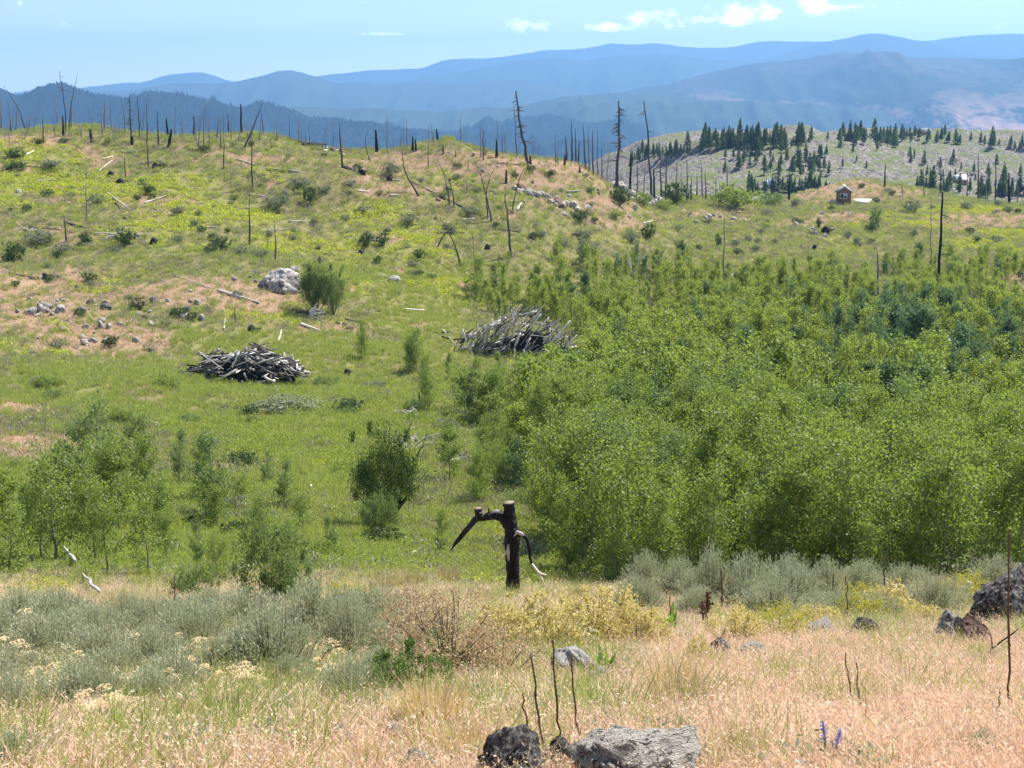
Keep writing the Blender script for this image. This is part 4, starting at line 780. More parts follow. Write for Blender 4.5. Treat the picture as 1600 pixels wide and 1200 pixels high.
# ------------------------------------------------------------------ burnt snags
M_LIST = {'d': M_DARKSNAG, 'g': M_GREYSNAG, 'c': M_CHAR, 'p': M_PALEWOOD}
def snag(u, v, u2, v2, wpx, k='d', kink=None, br=0, fine=0, look=None, base=None, zone=None, brl=.3):
    x, y, z = hit(u, v) if base is None else base; H0 = np.array([x, y, z]); top = np.array(pt(u2, v2, y)); top = top+np.array([0, (u2*7 % 5-2)*.02*abs(top[2]-z), 0]); rng = rs(int(u*7+v*13) % 99991)
    r = max(wpx, 1.5)/F*y/2; n = 9; t = np.linspace(0, 1, n)[:, None]; P = H0+(top-H0)*t; L = np.linalg.norm(top-H0)
    if kink is not None: # bend of the stem, as a share of its length
        P += np.array([kink, 0, 0])*L*np.sin(t*np.pi)
    P[1:-1] += rng.normal(size=(n-2, 3))*.006*L; P -= H0; P[0, 2] -= .15
    taper = .45 if wpx > 4 else .25; g = Geo(); g.tube(P, r*np.linspace(.95, taper*.85, n), 7 if wpx > 3 else 5, True, .12, rng); mat = M_LIST[k]
    trunk = g; brs = []
    for i in range(br):
        f = .3+.65*rng.rand(); p0 = np.array([np.interp(f, t[:, 0], P[:, q]) for q in range(3)]); a = rng.rand()*6.28; ln = brl*L*(.25+.5*rng.rand())*(1.1-f*.6)
        d = np.array([math.cos(a), math.sin(a)*.8, .25-rng.rand()*.5]); b = Geo(); u_ = np.linspace(0, 1, 4)[:, None]; bp = p0+d*ln*u_+np.array([0, 0, -.22*ln])*u_**2; b.tube(bp, np.linspace(r*.35, r*.08, 4), 4, False)
        for _ in range(fine):
            j = .3+.7*rng.rand(); q0 = p0+d*ln*j+np.array([0, 0, -.22*ln])*j*j; b.tube([q0, q0+rng.normal(size=3)*.14*ln+np.array([0, 0, -.10*ln])], [r*.10, r*.04], 3, False)
        brs.append(b)
    lean = math.degrees(math.atan2(abs(u2-u), abs(v-v2))); px = abs(v-v2)
    if look is None:
        look = ('thick ' if wpx >= 5 else 'thin ' if wpx < 3 else '')+('short ' if px < 26 else 'tall ' if px > 75 else '')+('leaning ' if lean > 12 else 'upright ')+{'d': 'blackened', 'g': 'grey', 'c': 'charred', 'p': 'bleached'}[k]+(' stub' if px < 26 else ' snag')+(' with side branches' if br else '')
    if br:
        t_ = empty('snag', tuple(H0)); obj('trunk', trunk.mesh('trunk', mat), t_)
        for b in brs: obj('branch', b.mesh('branch', mat), t_)
    else: t_ = obj('snag', trunk.mesh('snag', mat), None, tuple(H0))
    reg(t_, look, 'dead tree', (u+u2)/2, (v+v2)/2, 'burnt snags standing on the slopes', zone); return t_
SN = [  # foot u, v, top u, v, width, tone, bend, branches
 (2, 194, 0, 148, 3, 'g'), (16, 196, 11, 152, 3, 'g', .03, 3), (40, 196, 6, 134, 2.4, 'd', .06), (24, 197, 27, 160, 2.4, 'g'), (68, 222, 66, 178, 2.6, 'd'), (92, 196, 84, 146, 2, 'g', -.04), (103, 207, 93, 110, 2.6, 'd', .03, 4), (108, 206, 121, 116, 2.2, 'd', -.03), (99, 212, 98, 181, 4.5, 'c'), (112, 202, 111, 150, 2.4, 'g', 0, 3), (128, 215, 112, 166, 2, 'g', .04),
 (144, 222, 140, 201, 6, 'c'), (160, 214, 157, 172, 2.4, 'g'), (163, 204, 164, 152, 3, 'g', 0, 5), (175, 200, 171, 160, 2, 'g'), (195, 197, 190, 150, 2.6, 'g', .02, 3), (207, 226, 206, 212, 5.5, 'c'), (218, 202, 215, 150, 2.8, 'd'), (222, 201, 226, 170, 2, 'g'), (232, 262, 230, 155, 2.6, 'd'), (247, 226, 246, 172, 3.4, 'd'), (262, 200, 260, 184, 4.5, 'c'), (264, 229, 268, 202, 6.5, 'c'), (272, 202, 274, 158, 2, 'g'), (285, 205, 283, 172, 2, 'g'),
 (303, 200, 303, 182, 4.5, 'c'), (310, 236, 315, 170, 2.2, 'g', 0, 3), (318, 233, 320, 160, 2.6, 'g', 0, 4), (327, 232, 326, 186, 2, 'g'), (345, 232, 345, 184, 3, 'g', 0, 4), (350, 263, 350, 176, 2, 'd'), (357, 205, 356, 178, 3, 'd', 0, 3), (377, 208, 376, 163, 4.6, 'c'), (394, 296, 392, 196, 3.2, 'd', 0, 4), (390, 382, 389, 300, 3.6, 'd', 0, 4), (412, 204, 408, 174, 2.4, 'd'), (430, 405, 428, 346, 3, 'd', .03, 2), (452, 215, 452, 168, 2, 'g'), (466, 204, 466, 178, 2, 'g'), (484, 214, 483, 190, 2, 'g'),
 (535, 262, 530, 190, 4, 'd'), (521, 210, 520, 186, 2, 'g'), (589, 237, 587, 203, 6.5, 'c'), (578, 250, 575, 202, 2, 'd', -.1), (605, 216, 604, 176, 2, 'g'), (607, 240, 597, 196, 1.8, 'g'), (636, 216, 635, 186, 2, 'g'), (645, 235, 645, 213, 5, 'c'), (650, 235, 649, 217, 4.5, 'c'), (669, 264, 670, 193, 2, 'g', 0, 3), (676, 214, 674, 192, 2, 'g'), (684, 212, 682, 201, 4.5, 'c'), (693, 240, 692, 226, 4, 'c'), (712, 244, 711, 233, 2, 'd'), (720, 214, 719, 178, 2, 'g'), (752, 246, 750, 190, 2.2, 'g', 0, 3), (755, 250, 755, 200, 2.6, 'd'), (776, 246, 776, 218, 5, 'c'), (777, 214, 776, 184, 2, 'g'), (785, 214, 784, 190, 2, 'g'),
 (135, 342, 134, 240, 2.2, 'g', 0, 3), (104, 378, 100, 334, 3.6, 'd'), (196, 280, 194, 244, 2.6, 'd', 0, 2), (418, 390, 417, 352, 1.8, 'g'), (368, 506, 366, 480, 2.2, 'd'),
 (656, 307, 630, 232, 3.6, 'd', -.12), (702, 322, 684, 250, 2.4, 'd', .06), (710, 324, 690, 262, 2.6, 'd', .08), (732, 264, 731, 250, 2, 'g'), (768, 345, 744, 256, 3, 'd', .03), (763, 340, 775, 256, 2.6, 'd', -.10), (801, 332, 820, 256, 2.6, 'd', -.04), (798, 402, 789, 304, 4.4, 'd', .01, 3), (720, 417, 687, 339, 3.6, 'd', .05), (684, 385, 716, 348, 2.8, 'd', -.1), (744, 432, 737, 352, 2.6, 'g', 0, 3), (791, 287, 791, 266, 5, 'c'), (730, 300, 729, 284, 1.8, 'g'),
 (829, 256, 828, 243, 5, 'c'), (886, 241, 884, 211, 4, 'd'), (894, 241, 893, 190, 4, 'd'), (900, 243, 899, 200, 3.4, 'd'), (904, 243, 905, 218, 3, 'c'), (915, 253, 911, 193, 3.4, 'd'), (921, 251, 919, 196, 2.6, 'g'), (927, 257, 926, 203, 3, 'd'), (934, 258, 934, 198, 2.6, 'g'), (873, 258, 860, 220, 2, 'g', .06), (882, 261, 883, 240, 4.2, 'c'), (906, 270, 906, 257, 4, 'c'), (868, 255, 868, 205, 2, 'g'), (941, 262, 940, 228, 2.4, 'd'), (808, 222, 803, 160, 3, 'g', 0, 8),
 (985, 271, 986, 239, 5, 'c'), (996, 273, 997, 254, 3, 'd'), (1006, 275, 1009, 252, 2.4, 'd'), (1020, 300, 1006, 158, 4.4, 'd', .01, 4), (1023, 300, 1022, 264, 5, 'c'), (1034, 300, 1032, 240, 4, 'd', 0, 8), (1041, 300, 1041, 245, 3.6, 'd', 0, 3), (1056, 306, 1059, 250, 3, 'g', 0, 8), (1074, 306, 1073, 240, 3, 'g', 0, 3), (1080, 314, 1080, 277, 3.6, 'c'), (1089, 308, 1089, 270, 3, 'd'), (1097, 310, 1096, 255, 3.4, 'g', 0, 3), (1103, 312, 1102, 266, 3, 'd'), (1119, 316, 1118, 272, 2.6, 'g'), (1136, 316, 1136, 262, 3.4, 'd'), (1065, 308, 1064, 268, 2.4, 'g'), (1233, 312, 1233, 267, 4, 'c'),
 (1131, 472, 1130, 318, 3.4, 'g'), (1213, 484, 1213, 440, 2.6, 'd'), (1371, 462, 1372, 394, 5, 'g'), (1464, 468, 1474, 300, 6.5, 'c', 0, 4), (1455, 446, 1453, 305, 2.4, 'g', 0, 9), (1382, 293, 1384, 255, 4, 'd', 0, 3), (1470, 303, 1470, 248, 3.2, 'd'), (1529, 308, 1529, 240, 3.6, 'd'), (1556, 302, 1555, 238, 3.2, 'd'), (1577, 319, 1576, 270, 5, 'c'), (1512, 302, 1511, 262, 2.6, 'g'), (1590, 316, 1592, 276, 2.6, 'g'), (1541, 308, 1541, 276, 2.4, 'g'), (1410, 305, 1409, 282, 2, 'g'), (1444, 306, 1443, 264, 2.2, 'g'),
 (1353, 640, 1305, 578, 3.2, 'g'), (1594, 640, 1591, 604, 5, 'd'), (685, 860, 684, 832, 2.4, 'd')]
rng_s = rs(9)
for r_ in SN: snag(*r_[:6], *(r_[6:7] or (None,)), *(r_[7:8] or (0,)), fine=2 if len(r_) > 7 and r_[7] > 4 else 0)
for i in range(46):    # thin burnt poles along the crest
    u = rng_s.choice([rng_s.uniform(0, 520), rng_s.uniform(0, 420), rng_s.uniform(560, 960)]); v = np.interp(u, [0, 520, 800, 960], [206, 222, 226, 262])+rng_s.uniform(-4, 14); snag(u, v, u+rng_s.normal()*3, v-rng_s.uniform(18, 44), 1.7, 'g', look='very thin grey pole')
snag(826, 257, 806, 142, 5.2, 'd', -.02, 26, 3, 'tall leaning snag with fine drooping branches on the crest', zone='!', brl=.20)
snag(964, 262, 967, 158, 6.0, 'd', .015, 30, 3, 'tall thick snag with fine side branches on the right crest', zone='!', brl=.26)
snag(205, 224, 202, 146, 3.6, 'd', 0, 30, 3, 'bushy dead conifer with drooping branches on the left crest', zone='!', brl=.22)
snag(380, 233, 410, 161, 3.4, 'd', .02, 0, 0, 'long thin pole leaning right across the left crest', zone='!')

# ------------------------------------------------------------------ fallen logs
def log(u, v, u2, v2, wpx, k='p', look=None, bands=False, lift=.06, brn=0):
    a = np.array(hit(u, v)); b = np.array(hit(u2, v2)); r = wpx/F*a[1]/2; rng = rs(int(u+v*3)); n = 8; t = np.linspace(0, 1, n)[:, None]; P = a+(b-a)*t; P[:, 2] = P[:, 2]+lift+r*.4; P = P+rng.normal(size=P.shape)*.0022*np.linalg.norm(b-a)*np.array([1, 1, .3]); o = P[0].copy(); P -= o
    mats = {'p': M_PALEWOOD, 'g': M_GREYWOOD, 'd': M_DARKSNAG, 'b': globals().get('M_BIRCH')}[k]; g = Geo(); g.tube(P, r*np.linspace(1.1, .6, n), 7, True, .1, rng)
    for i in range(brn): f = rng.rand(); p0 = np.array([np.interp(f, t[:, 0], P[:, q]) for q in range(3)]); g.tube([p0, p0+rng.normal(size=3)*.3+np.array([0, 0, .3])], [r*.35, r*.1], 4, False)
    L = np.linalg.norm(b-a); ob = obj('fallen_log', g.mesh('fallen_log', mats), None, tuple(o)); look = look or ('long ' if L > 5 else 'short ')+{'p': 'bleached', 'g': 'weathered grey', 'd': 'blackened', 'b': 'grey'}[k]+' fallen log'; reg(ob, look, 'log', (u+u2)/2, (v+v2)/2, 'fallen logs lying about the slopes'); return ob
for a in ((340, 456, 405, 475, 5.5, 'g'), (45, 356, 97, 360, 2.4, 'd'), (100, 348, 155, 363, 3, 'd'), (168, 303, 205, 330, 3, 'g'), (195, 340, 218, 373, 3.4, 'd'), (0, 246, 50, 247, 3, 'p'), (37, 245, 52, 237, 3, 'p'), (155, 268, 175, 252, 2.2, 'p'), (643, 286, 752, 339, 3.6, 'd'), (629, 484, 664, 486, 2.6, 'p'), (808, 329, 815, 318, 3.4, 'p'), (30, 913, 70, 909, 4, 'p'), (252, 894, 303, 887, 5, 'p'), (370, 894, 397, 887, 6, 'p'), (640, 869, 668, 857, 3.2, 'p'), (505, 794, 540, 797, 3.2, 'p'), (80, 781, 125, 773, 3, 'd'), (486, 764, 482, 744, 4, 'p'), (295, 762, 308, 774, 3.4, 'p'), (262, 802, 274, 817, 4, 'g'), (445, 208, 490, 210, 4, 'd'), (535, 262, 556, 268, 5, 'd'), (240, 347, 270, 362, 2.4, 'd'), (270, 430, 330, 452, 2.4, 'g'), (370, 250, 430, 268, 2, 'g'), (14, 428, 60, 436, 2.6, 'd'), (1005, 350, 1020, 346, 2.4, 'p'), (1190, 466, 1210, 458, 4, 'p'), (1270, 490, 1282, 485, 3, 'p'), (975, 498, 1004, 506, 4, 'g'), (1398, 548, 1408, 541, 4, 'p'), (1500, 555, 1512, 549, 4, 'p'), (1575, 607, 1600, 604, 4, 'g'), (540, 500, 575, 508, 3, 'd'), (470, 508, 500, 518, 4, 'p'), (640, 672, 690, 655, 2.6, 'g'), (225, 318, 262, 306, 2, 'p'), (300, 236, 330, 232, 2, 'd'), (160, 250, 176, 246, 3, 'p'), (350, 515, 352, 500, 2.6, 'p'), (435, 535, 440, 517, 2.6, 'p')): log(*a)
M_BIRCH = wood_mat('patchy_white_bark', (.02, .02, .02), (.42, .40, .37), 2.2, (.46, .54), .8, (1, 1, 1)); log(118, 892, 101, 868, 6, 'b', 'upper piece of the black and white fallen trunk', lift=.2); log(157, 944, 130, 908, 6.5, 'b', 'lower piece of the black and white fallen trunk', lift=.15)
frl = rs(41)
for i in range(34):      # more burnt and weathered timber lying over the slope
    u, v = frl.uniform(0, 980), frl.uniform(225, 400)
    if v < np.interp(u, [0, 600, 800, 980], [212, 222, 240, 290]) or (u > 740 and v > 370): continue
    L = frl.uniform(14, 46)*np.interp(v, [220, 400], [.7, 1.3]); a = frl.uniform(-.5, .5); log(u, v, u+L*math.cos(a), v+L*math.sin(a)*.35, frl.uniform(1.8, 3.2), 'gdgdp'[frl.randint(5)])
def twisted(u, v, lab, s, n, k, name='branch_tangle', spread=1, cat='dead branches', up=.6):
    x, y, z = hit(u, v); rng = rs(int(u)); g = Geo()
    for i in range(n):
        a = rng.rand()*6.28; L = s*(.5+.6*rng.rand()); d = np.array([math.cos(a)*spread, math.sin(a)*spread*.6, up*rng.rand()+.1]); t = np.linspace(0, 1, 5)[:, None]; P = d*L*t+np.array([0, 0, -.35*L])*t**2+rng.normal(size=(5, 3))*.05*L*t; P[:, 2] = np.maximum(P[:, 2], .02); w = s*.03
        g.tube(P, np.linspace(w, w*.3, 5), 4, False)
        for _ in range(3): j = rng.randint(1, 5); g.tube([P[j], P[j]+rng.normal(size=3)*.18*L], [w*.4, w*.15], 3, False)
    o = obj(name, g.mesh(name, M_LIST.get(k, M_GREYWOOD)), None, (x, y, z)); reg(o, lab, cat, u, v, None, '!')
twisted(222, 943, 'small pale twisted root lying behind the left sagebrush', .42, 5, 'p', up=.2); twisted(640, 705, 'bare grey fallen branches right of the dark round bush', 1.9, 11, 'w', up=.9); twisted(700, 720, 'low tangle of bleached twigs behind the dark round bush', 1.5, 9, 'p', up=.3); twisted(660, 655, 'tangled dead twigs at the foot of the small aspen', 1.8, 12, 'w', up=.8); twisted(990, 440, 'bare grey stems rising from the far aspen thicket', 3.0, 12, 'w', spread=.35, up=1.6); twisted(470, 208, 'dark brush heap on the left crest', 3.2, 16, 'd', up=.15); twisted(50, 362, 'sparse dead shrub on the left slope', 2.2, 10, 'w', up=.5); twisted(190, 372, 'bleached branches fallen across the left slope', 3., 12, 'w', up=.7); twisted(1330, 620, 'bare twigs poking out above the dark bush in the aspens', 2.2, 8, 'w', up=1.3)
snag(630, 702, 646, 655, 3.4, 'd', -.06, 3, 0, 'bent dark dead sapling beside the dark round bush', zone='!'); snag(645, 722, 668, 674, 3, 'd', .05, 3, 0, 'leaning dark dead stem behind the dark round bush', zone='!')
snag(655, 636, 655, 612, 4.5, 'c', 0, 0, 0, 'curved black stub under the small aspen in the meadow', zone='!')
def rootfan():
    x, y, z = hit(485, 502); t = empty('root_wad', (x, y, z)); rng = rs(4); g = Geo(); g.tube([(-1.3, .6, .6), (-.6, .3, .75), (.0, 0, .7)], [.09, .13, .2], 7, True, .1, rng); obj('trunk', g.mesh('trunk', M_DARKSNAG), t)
    for i in range(15):
        a = R(-15+i*12); e = R(-60+i*2); L = 1.25*(.7+.5*rng.rand()); d = np.array([math.sin(a)*.75+.15, -.35, math.cos(a)*-.55]); P = np.array([0, 0, .85])+np.linspace(0, 1, 5)[:, None]*d*L+rng.normal(size=(5, 3))*.04; P[:, 2] = np.maximum(P[:, 2], -.1); b = Geo(); b.tube(P, np.linspace(.05, .018, 5), 5); obj('root', b.mesh('root', M_PALEWOOD if i % 3 else M_GREYWOOD), t)
    reg(t, 'upturned dead stump with a fan of pale roots beside the dark bush', 'dead stump', 490, 485, None, '!')
rootfan()
def black_stump(u, v, w, h, lab=None):
    x, y, z = hit(u, v); rng = rs(int(u)); r = w/F*y/2; hh = h/F*y; g = Geo(); g.tube([(0, 0, -.1), (0, 0, hh*.5), (r*.3, 0, hh)], [r*1.25, r, r*.8], 9, True, .2, rng); g.tube([(0, 0, hh*.3), (r*1.6, 0, hh*.7)], [r*.3, r*.12], 5)
    reg(obj('stump', g.mesh('stump', M_CHAR), None, (x, y, z)), lab or 'small charred stump', 'stump', u, v, 'charred stumps in the grass', '!' if lab else None)
for a in ((49, 888, 12, 18), (463, 792, 9, 13), (543, 586, 10, 9), (1291, 366, 15, 11), (1272, 391, 7, 9), (1308, 454, 7, 9), (240, 381, 10, 9), (243, 262, 9, 7), (564, 397, 8, 6), (1595, 432, 12, 7), (762, 388, 8, 6), (70, 435, 8, 8), (395, 517, 16, 6), (700, 676, 14, 9), (173, 274, 8, 6), (190, 287, 14, 6), (608, 282, 8, 5), (565, 272, 12, 7)): black_stump(*a)

# ------------------------------------------------------------------ the two log heaps
def log_variants(mats):
    L = []
    for i in range(12):
        rng = rs(800+i); n = 5; t = np.linspace(-.5, .5, n); P = np.stack([t, rng.normal(size=n)*.006, rng.normal(size=n)*.006], 1); g = Geo(); g.tube(P, np.linspace(1, .65, n)*.045*(.8+.5*rng.rand()), 7, True, .12, rng)
        me = g.mesh('log', [mats[i % len(mats)], M_CUT]); mi = np.zeros(len(me.polygons), np.int32); mi[-14:] = 1 if i % 3 else 0; me.polygons.foreach_set('material_index', mi); L.append(me)
    return L
HEAPL = log_variants([M_GREYWOOD, M_DARKSNAG, M_GREYSNAG, M_CHAR, M_PALEWOOD, M_DARKSNAG])
HEAPP = log_variants([M_GREYWOOD, M_GREYSNAG, M_GREYWOOD, M_DARKSNAG, M_PALEWOOD, M_GREYWOOD])
def put_log(t, c, d, L, th, me):
    d = Vector(d).normalized(); q = d.to_track_quat('X', 'Z'); o = obj('log', me, t, tuple(c), q.to_euler(), (L, L*th, L*th)); return o
def heap_core(t, parts, seed):   # dark debris core added to darken the gaps between logs, and broken sticks
    for (c, s) in parts:
        me = rock_mesh(seed, M_CHAR, (30, 16), 12, .5); o = obj('dark_core', me, t, c, None, s); seed += 1
    rng = rs(seed); g = Geo()
    for (c, s) in parts:
        for i in range(220):
            a = rng.rand()*6.283; e = rng.rand()*1.4; n = np.array([math.cos(a)*math.cos(e), math.sin(a)*math.cos(e), math.sin(e)]); p = np.array(c)+n*np.array(s)*1.0; d = rng.normal(size=3)*np.array([1, 1, .5]); d *= (.2+.5*rng.rand())/np.linalg.norm(d); g.tube([p-d/2, p+d/2], [.012, .007], 4, False)
    o = obj('small_sticks', g.mesh('small_sticks', M_GREYSNAG), t); o['kind'] = 'stuff'
def heap_a():
    x, y, z = hit(378, 600); t = empty('log_heap', (x, y+2, z)); rng = rs(31); A, B, C = 3.9, 2.3, 2.0; n = 290
    for i in range(n):
        a = rng.rand()*6.283; q = rng.rand()**.5; X, Y = math.cos(a)*q*A, math.sin(a)*q*B; top = C*max(0, 1-q*q)**.75*(.9+.2*math.sin(X*2)); zz = .05+top*(.45+.55*rng.rand()**.6)
        L = (.8+1.5*rng.rand()**1.5)*(1 if q < .8 else .75); az = rng.rand()*3.14; slope = math.atan2(top, A)*.8; d = (math.cos(az), math.sin(az), rng.normal()*.35+(-.3 if X*math.cos(az) > 0 else .3)*q)
        put_log(t, (X, Y, zz), d, L, .9*(2.0/L)*(.35+.95*rng.rand()**1.6), HEAPL[rng.randint(12)])
    k = y/F
    for (u1, v1, u2, v2, w) in ((282, 579, 322, 573, 2.6), (315, 548, 352, 574, 2.2), (376, 547, 366, 572, 2.6), (368, 551, 354, 564, 3.5), (420, 562, 460, 553, 2.6), (380, 592, 390, 608, 4), (384, 580, 394, 602, 4), (417, 576, 434, 582, 4.5), (416, 586, 432, 594, 4.5), (430, 556, 400, 566, 3), (449, 571, 463, 586, 2.6), (498, 578, 470, 586, 1.6), (258, 601, 300, 590, 1.6)):
        a_, b_ = wpt(u1, v1, y+.6), wpt(u2, v2, y+.2); c = (a_+b_)/2-np.array([x, y+2, z]); c[1] -= .6; d = b_-a_; L = np.linalg.norm(d); put_log(t, c, d, L, w*k/2/(.045*L), HEAPL[[0, 4, 2, 6, 8][int(u1) % 5]])
    heap_core(t, [((0, 0, .1), (2.8, 1.5, 1.15)), ((1.4, .1, .0), (1.7, 1.1, .8))], 911)
    reg(t, 'rounded heap of grey and charred logs lying alone in the green meadow', 'log heap', 380, 582, None, '!')
heap_a()
def heap_b():
    x, y, z = hit(808, 560); y0 = y+2.; t = empty('log_heap', (x, y0, z)); rng = rs(32); k = y/F; n = 0
    o0 = np.array([x, y0, z])
    while n < 290:
        u = rng.uniform(722, 896); top = np.interp(u, [736, 770, 800, 830, 860, 896], [520, 498, 484, 482, 500, 538]); bot = np.interp(u, [736, 780, 815, 830, 860, 896], [545, 556, 562, 562, 556, 562]); v = top+(bot-top)*rng.rand()**1.3+3
        dep = rng.uniform(-.2, 2.8)*(1-abs(u-816)/120); P = wpt(u, v, y0-1+dep*.9)-o0; L = rng.uniform(.8, 2.2); d = (.55+rng.normal()*.28, -.25+rng.normal()*.4, .75+rng.normal()*.22) if rng.rand() < .72 else (rng.normal(), rng.normal(), rng.normal()*.3)
        if P[2] < .1: P[2] = .1+rng.rand()*.3
        put_log(t, P, d, L, (1.5/L)*(.4+1.0*rng.rand()**1.5), HEAPP[rng.randint(12)]); n += 1
    for (u1, v1, u2, v2, w, me) in ((861, 536, 892, 501, 3.6, 4), (722, 514, 734, 545, 3, 4), (734, 545, 749, 572, 3, 4), (692, 515, 712, 540, 2.4, 4), (725, 555, 745, 571, 2.2, 4), (805, 540, 813, 520, 4, 4), (818, 545, 822, 568, 3.4, 10), (765, 512, 782, 500, 4, 4), (845, 510, 858, 496, 2.6, 4), (826, 515, 846, 490, 2.6, 4), (806, 492, 800, 520, 2.6, 0), (812, 488, 824, 470, 1.8, 1), (690, 520, 704, 518, 3, 1), (690, 526, 706, 530, 3, 3), (693, 545, 705, 556, 4, 3), (700, 556, 714, 552, 4, 1), (694, 552, 712, 560, 3.4, 3), (728, 522, 742, 512, 3.4, 1), (732, 528, 744, 520, 3, 0)):
        a_, b_ = wpt(u1, v1, y0-1.4), wpt(u2, v2, y0-1.2); c = (a_+b_)/2-o0; d = b_-a_; L = np.linalg.norm(d); put_log(t, c, d, L, w*k/2/(.045*L), HEAPL[me])
    heap_core(t, [((.4, .8, .1), (2.2, .8, 1.4)), ((-1.8, .8, .0), (1.5, .7, .8)), ((2.4, .8, .0), (1.0, .6, .7))], 921)
    reg(t, 'larger heap of leaning silvery and charred logs half hidden in young aspens', 'log heap', 810, 525, None, '!')
heap_b()

# ------------------------------------------------------------------ the charred arched stump
def arched_stump():
    Y = hit(800, 934)[1]; Y = min(max(Y, 16), 20); o = np.array(pt(801, 934, Y)); o[2] = Hs(o[0], Y); t = empty('arched_stump', tuple(o)); k = Y/F; rng = rs(5)
    def P(L, dy=0): return np.array([wpt(u, v, Y+dy)-o for u, v in L])
    def sm(p, r, m=4):
        p = np.array(p); n = len(p); s = np.linspace(0, n-1, (n-1)*m+1); return np.stack([np.interp(s, range(n), p[:, i]) for i in range(3)], 1), np.interp(s, range(n), r)
    g = Geo(); p, r = sm(P([(802, 944), (801, 925), (801, 900), (801, 875), (800, 852), (801, 838), (799, 826), (797, 812), (796, 798), (794.5, 785)]), [13, 11.5, 10.5, 11, 12, 13.5, 11.5, 9.5, 9.2, 9]); g.tube(p, r*k, 22, True, .13, rng); me = g.mesh('trunk', [M_CRACK, M_CUT]); mi = np.zeros(len(me.polygons), np.int32); mi[-22:] = 1; me.polygons.foreach_set('material_index', mi); obj('trunk', me, t)
    g = Geo(); p, r = sm(P([(797, 832), (793, 820), (786, 809), (776, 805), (766, 806), (756, 809), (748, 808), (742, 812), (735, 821), (727, 830), (719, 840), (711, 850), (705.5, 858)]), [6, 8.5, 8.5, 8, 6.8, 5.6, 6.2, 5.2, 4.6, 4.3, 3.8, 2.8, 1.1], 3); g.tube(p, r*k, 14, True, .1, rng); limb = obj('limb', g.mesh('limb', M_CRACK), t)
    g = Geo(); p = P([(750, 812), (748, 803), (746.5, 794)]); g.tube(p, np.array([6, 6.3, 6.2])*k, 14, True, .06, rng); me = g.mesh('cut_stub', [M_CRACK, M_CUT]); mi = np.zeros(len(me.polygons), np.int32); mi[-14:] = 1; me.polygons.foreach_set('material_index', mi); obj('cut_stub', me, limb)
    g = Geo(); p = P([(764, 803), (764, 797), (763, 794)]); g.tube(p, np.array([2, 1.4, .5])*k, 6); g.tube(P([(790, 852), (786.5, 850), (785, 848)]), np.array([1.6, 1.2, .6])*k, 6); obj('knob', g.mesh('knob', M_CRACK), t)
    g = Geo(); q = P([(768, 801.5), (775, 799), (784, 800.5), (787, 803)], -.02); g.tube(q, np.array([1.5, 3., 2.6, 1])*k, 8); obj('bare_patch', g.mesh('bare_patch', M_GREYWOOD), limb)
    g = Geo(); p, r = sm(P([(806, 834), (812, 833), (818, 836), (823, 842), (826, 852), (828, 862), (828, 872), (831, 880), (836, 887), (841, 893)]), [5, 4, 3.4, 3.2, 2.9, 2.4, 2, 1.9, 1.8, 1.7], 3); g.tube(p, r*k, 9, True, .12, rng); br = obj('side_branch', g.mesh('side_branch', M_CRACK), t)
    g = Geo(); g.tube(P([(831, 881), (836, 888), (841, 894), (847, 897), (854, 898)], -.012), np.array([1.9, 2., 1.9, 1.3, .8])*k, 7, True, .15, rng); g.tube(P([(842, 895), (846, 903), (849, 910), (850, 918)], -.012), np.array([1.7, 1.6, 1.4, .8])*k, 7, True, .15, rng); obj('bleached_tip', g.mesh('bleached_tip', M_PALEWOOD), br)
    g = Geo(); g.tube(P([(803, 838), (808, 831), (814, 834), (819, 837)], -.10), np.array([1., 3.2, 3., 1])*k, 8, True, .2, rng); obj('bare_collar', g.mesh('bare_collar', M_GREYWOOD), t)
    g = Geo(); g.tube(P([(794.5, 850), (794, 862), (795, 876)], -.082), np.array([1., 3.4, 1.2])*k, 8, True, .1, rng); obj('bare_strip', g.mesh('bare_strip', M_GREYWOOD), t)
    reg(t, 'charred stump with a sawn-off arching limb behind the yellow currant bush', 'stump', 795, 850, None, '!')
arched_stump()

# ------------------------------------------------------------------ stones
rock(434, 459, 70, 38, 'p', 'large white boulder with dark streaks on the lower slope', None, '!', .8, .9, rock_mesh(678, M_STONEB, (60, 36), 11, .14), .36)
rr_ = rs(12)
def stones(n, us, vs, w, ks, look=None, grp='pale stones scattered on the bare slope'):
    for _ in range(n):
        u, v = rr_.uniform(*us), rr_.uniform(*vs); ww = w*(.5+rr_.rand()**2*1.3); k = ks[rr_.randint(len(ks))]; rock(u, v, ww, ww*(.45+.3*rr_.rand()), k, ('' if ww < w else 'larger ')+{'p': 'pale', 'g': 'grey', 'd': 'dark', 'r': 'reddish'}[k]+' stone', grp)
stones(44, (45, 170), (470, 506), 12, 'ppgd'); stones(14, (110, 210), (508, 548), 11, 'pgd'); stones(16, (215, 335), (468, 504), 10, 'pgd'); stones(5, (350, 400), (430, 448), 8, 'pg')
rock(156, 514, 11, 18, 'p', 'upright pale stone', 'pale stones scattered on the bare slope'); rock(616, 441, 26, 10, 'p', 'flat pale slab', 'pale stones scattered on the bare slope'); rock(596, 434, 18, 6, 'p', 'flat pale slab', 'pale stones scattered on the bare slope'); rock(457, 424, 26, 9, 'p', 'flat pale slab', 'pale stones scattered on the bare slope'); rock(365, 440, 10, 8, 'p', 'pale stone', 'pale stones scattered on the bare slope'); rock(1205, 468, 14, 8, 'p', 'pale stone', None)
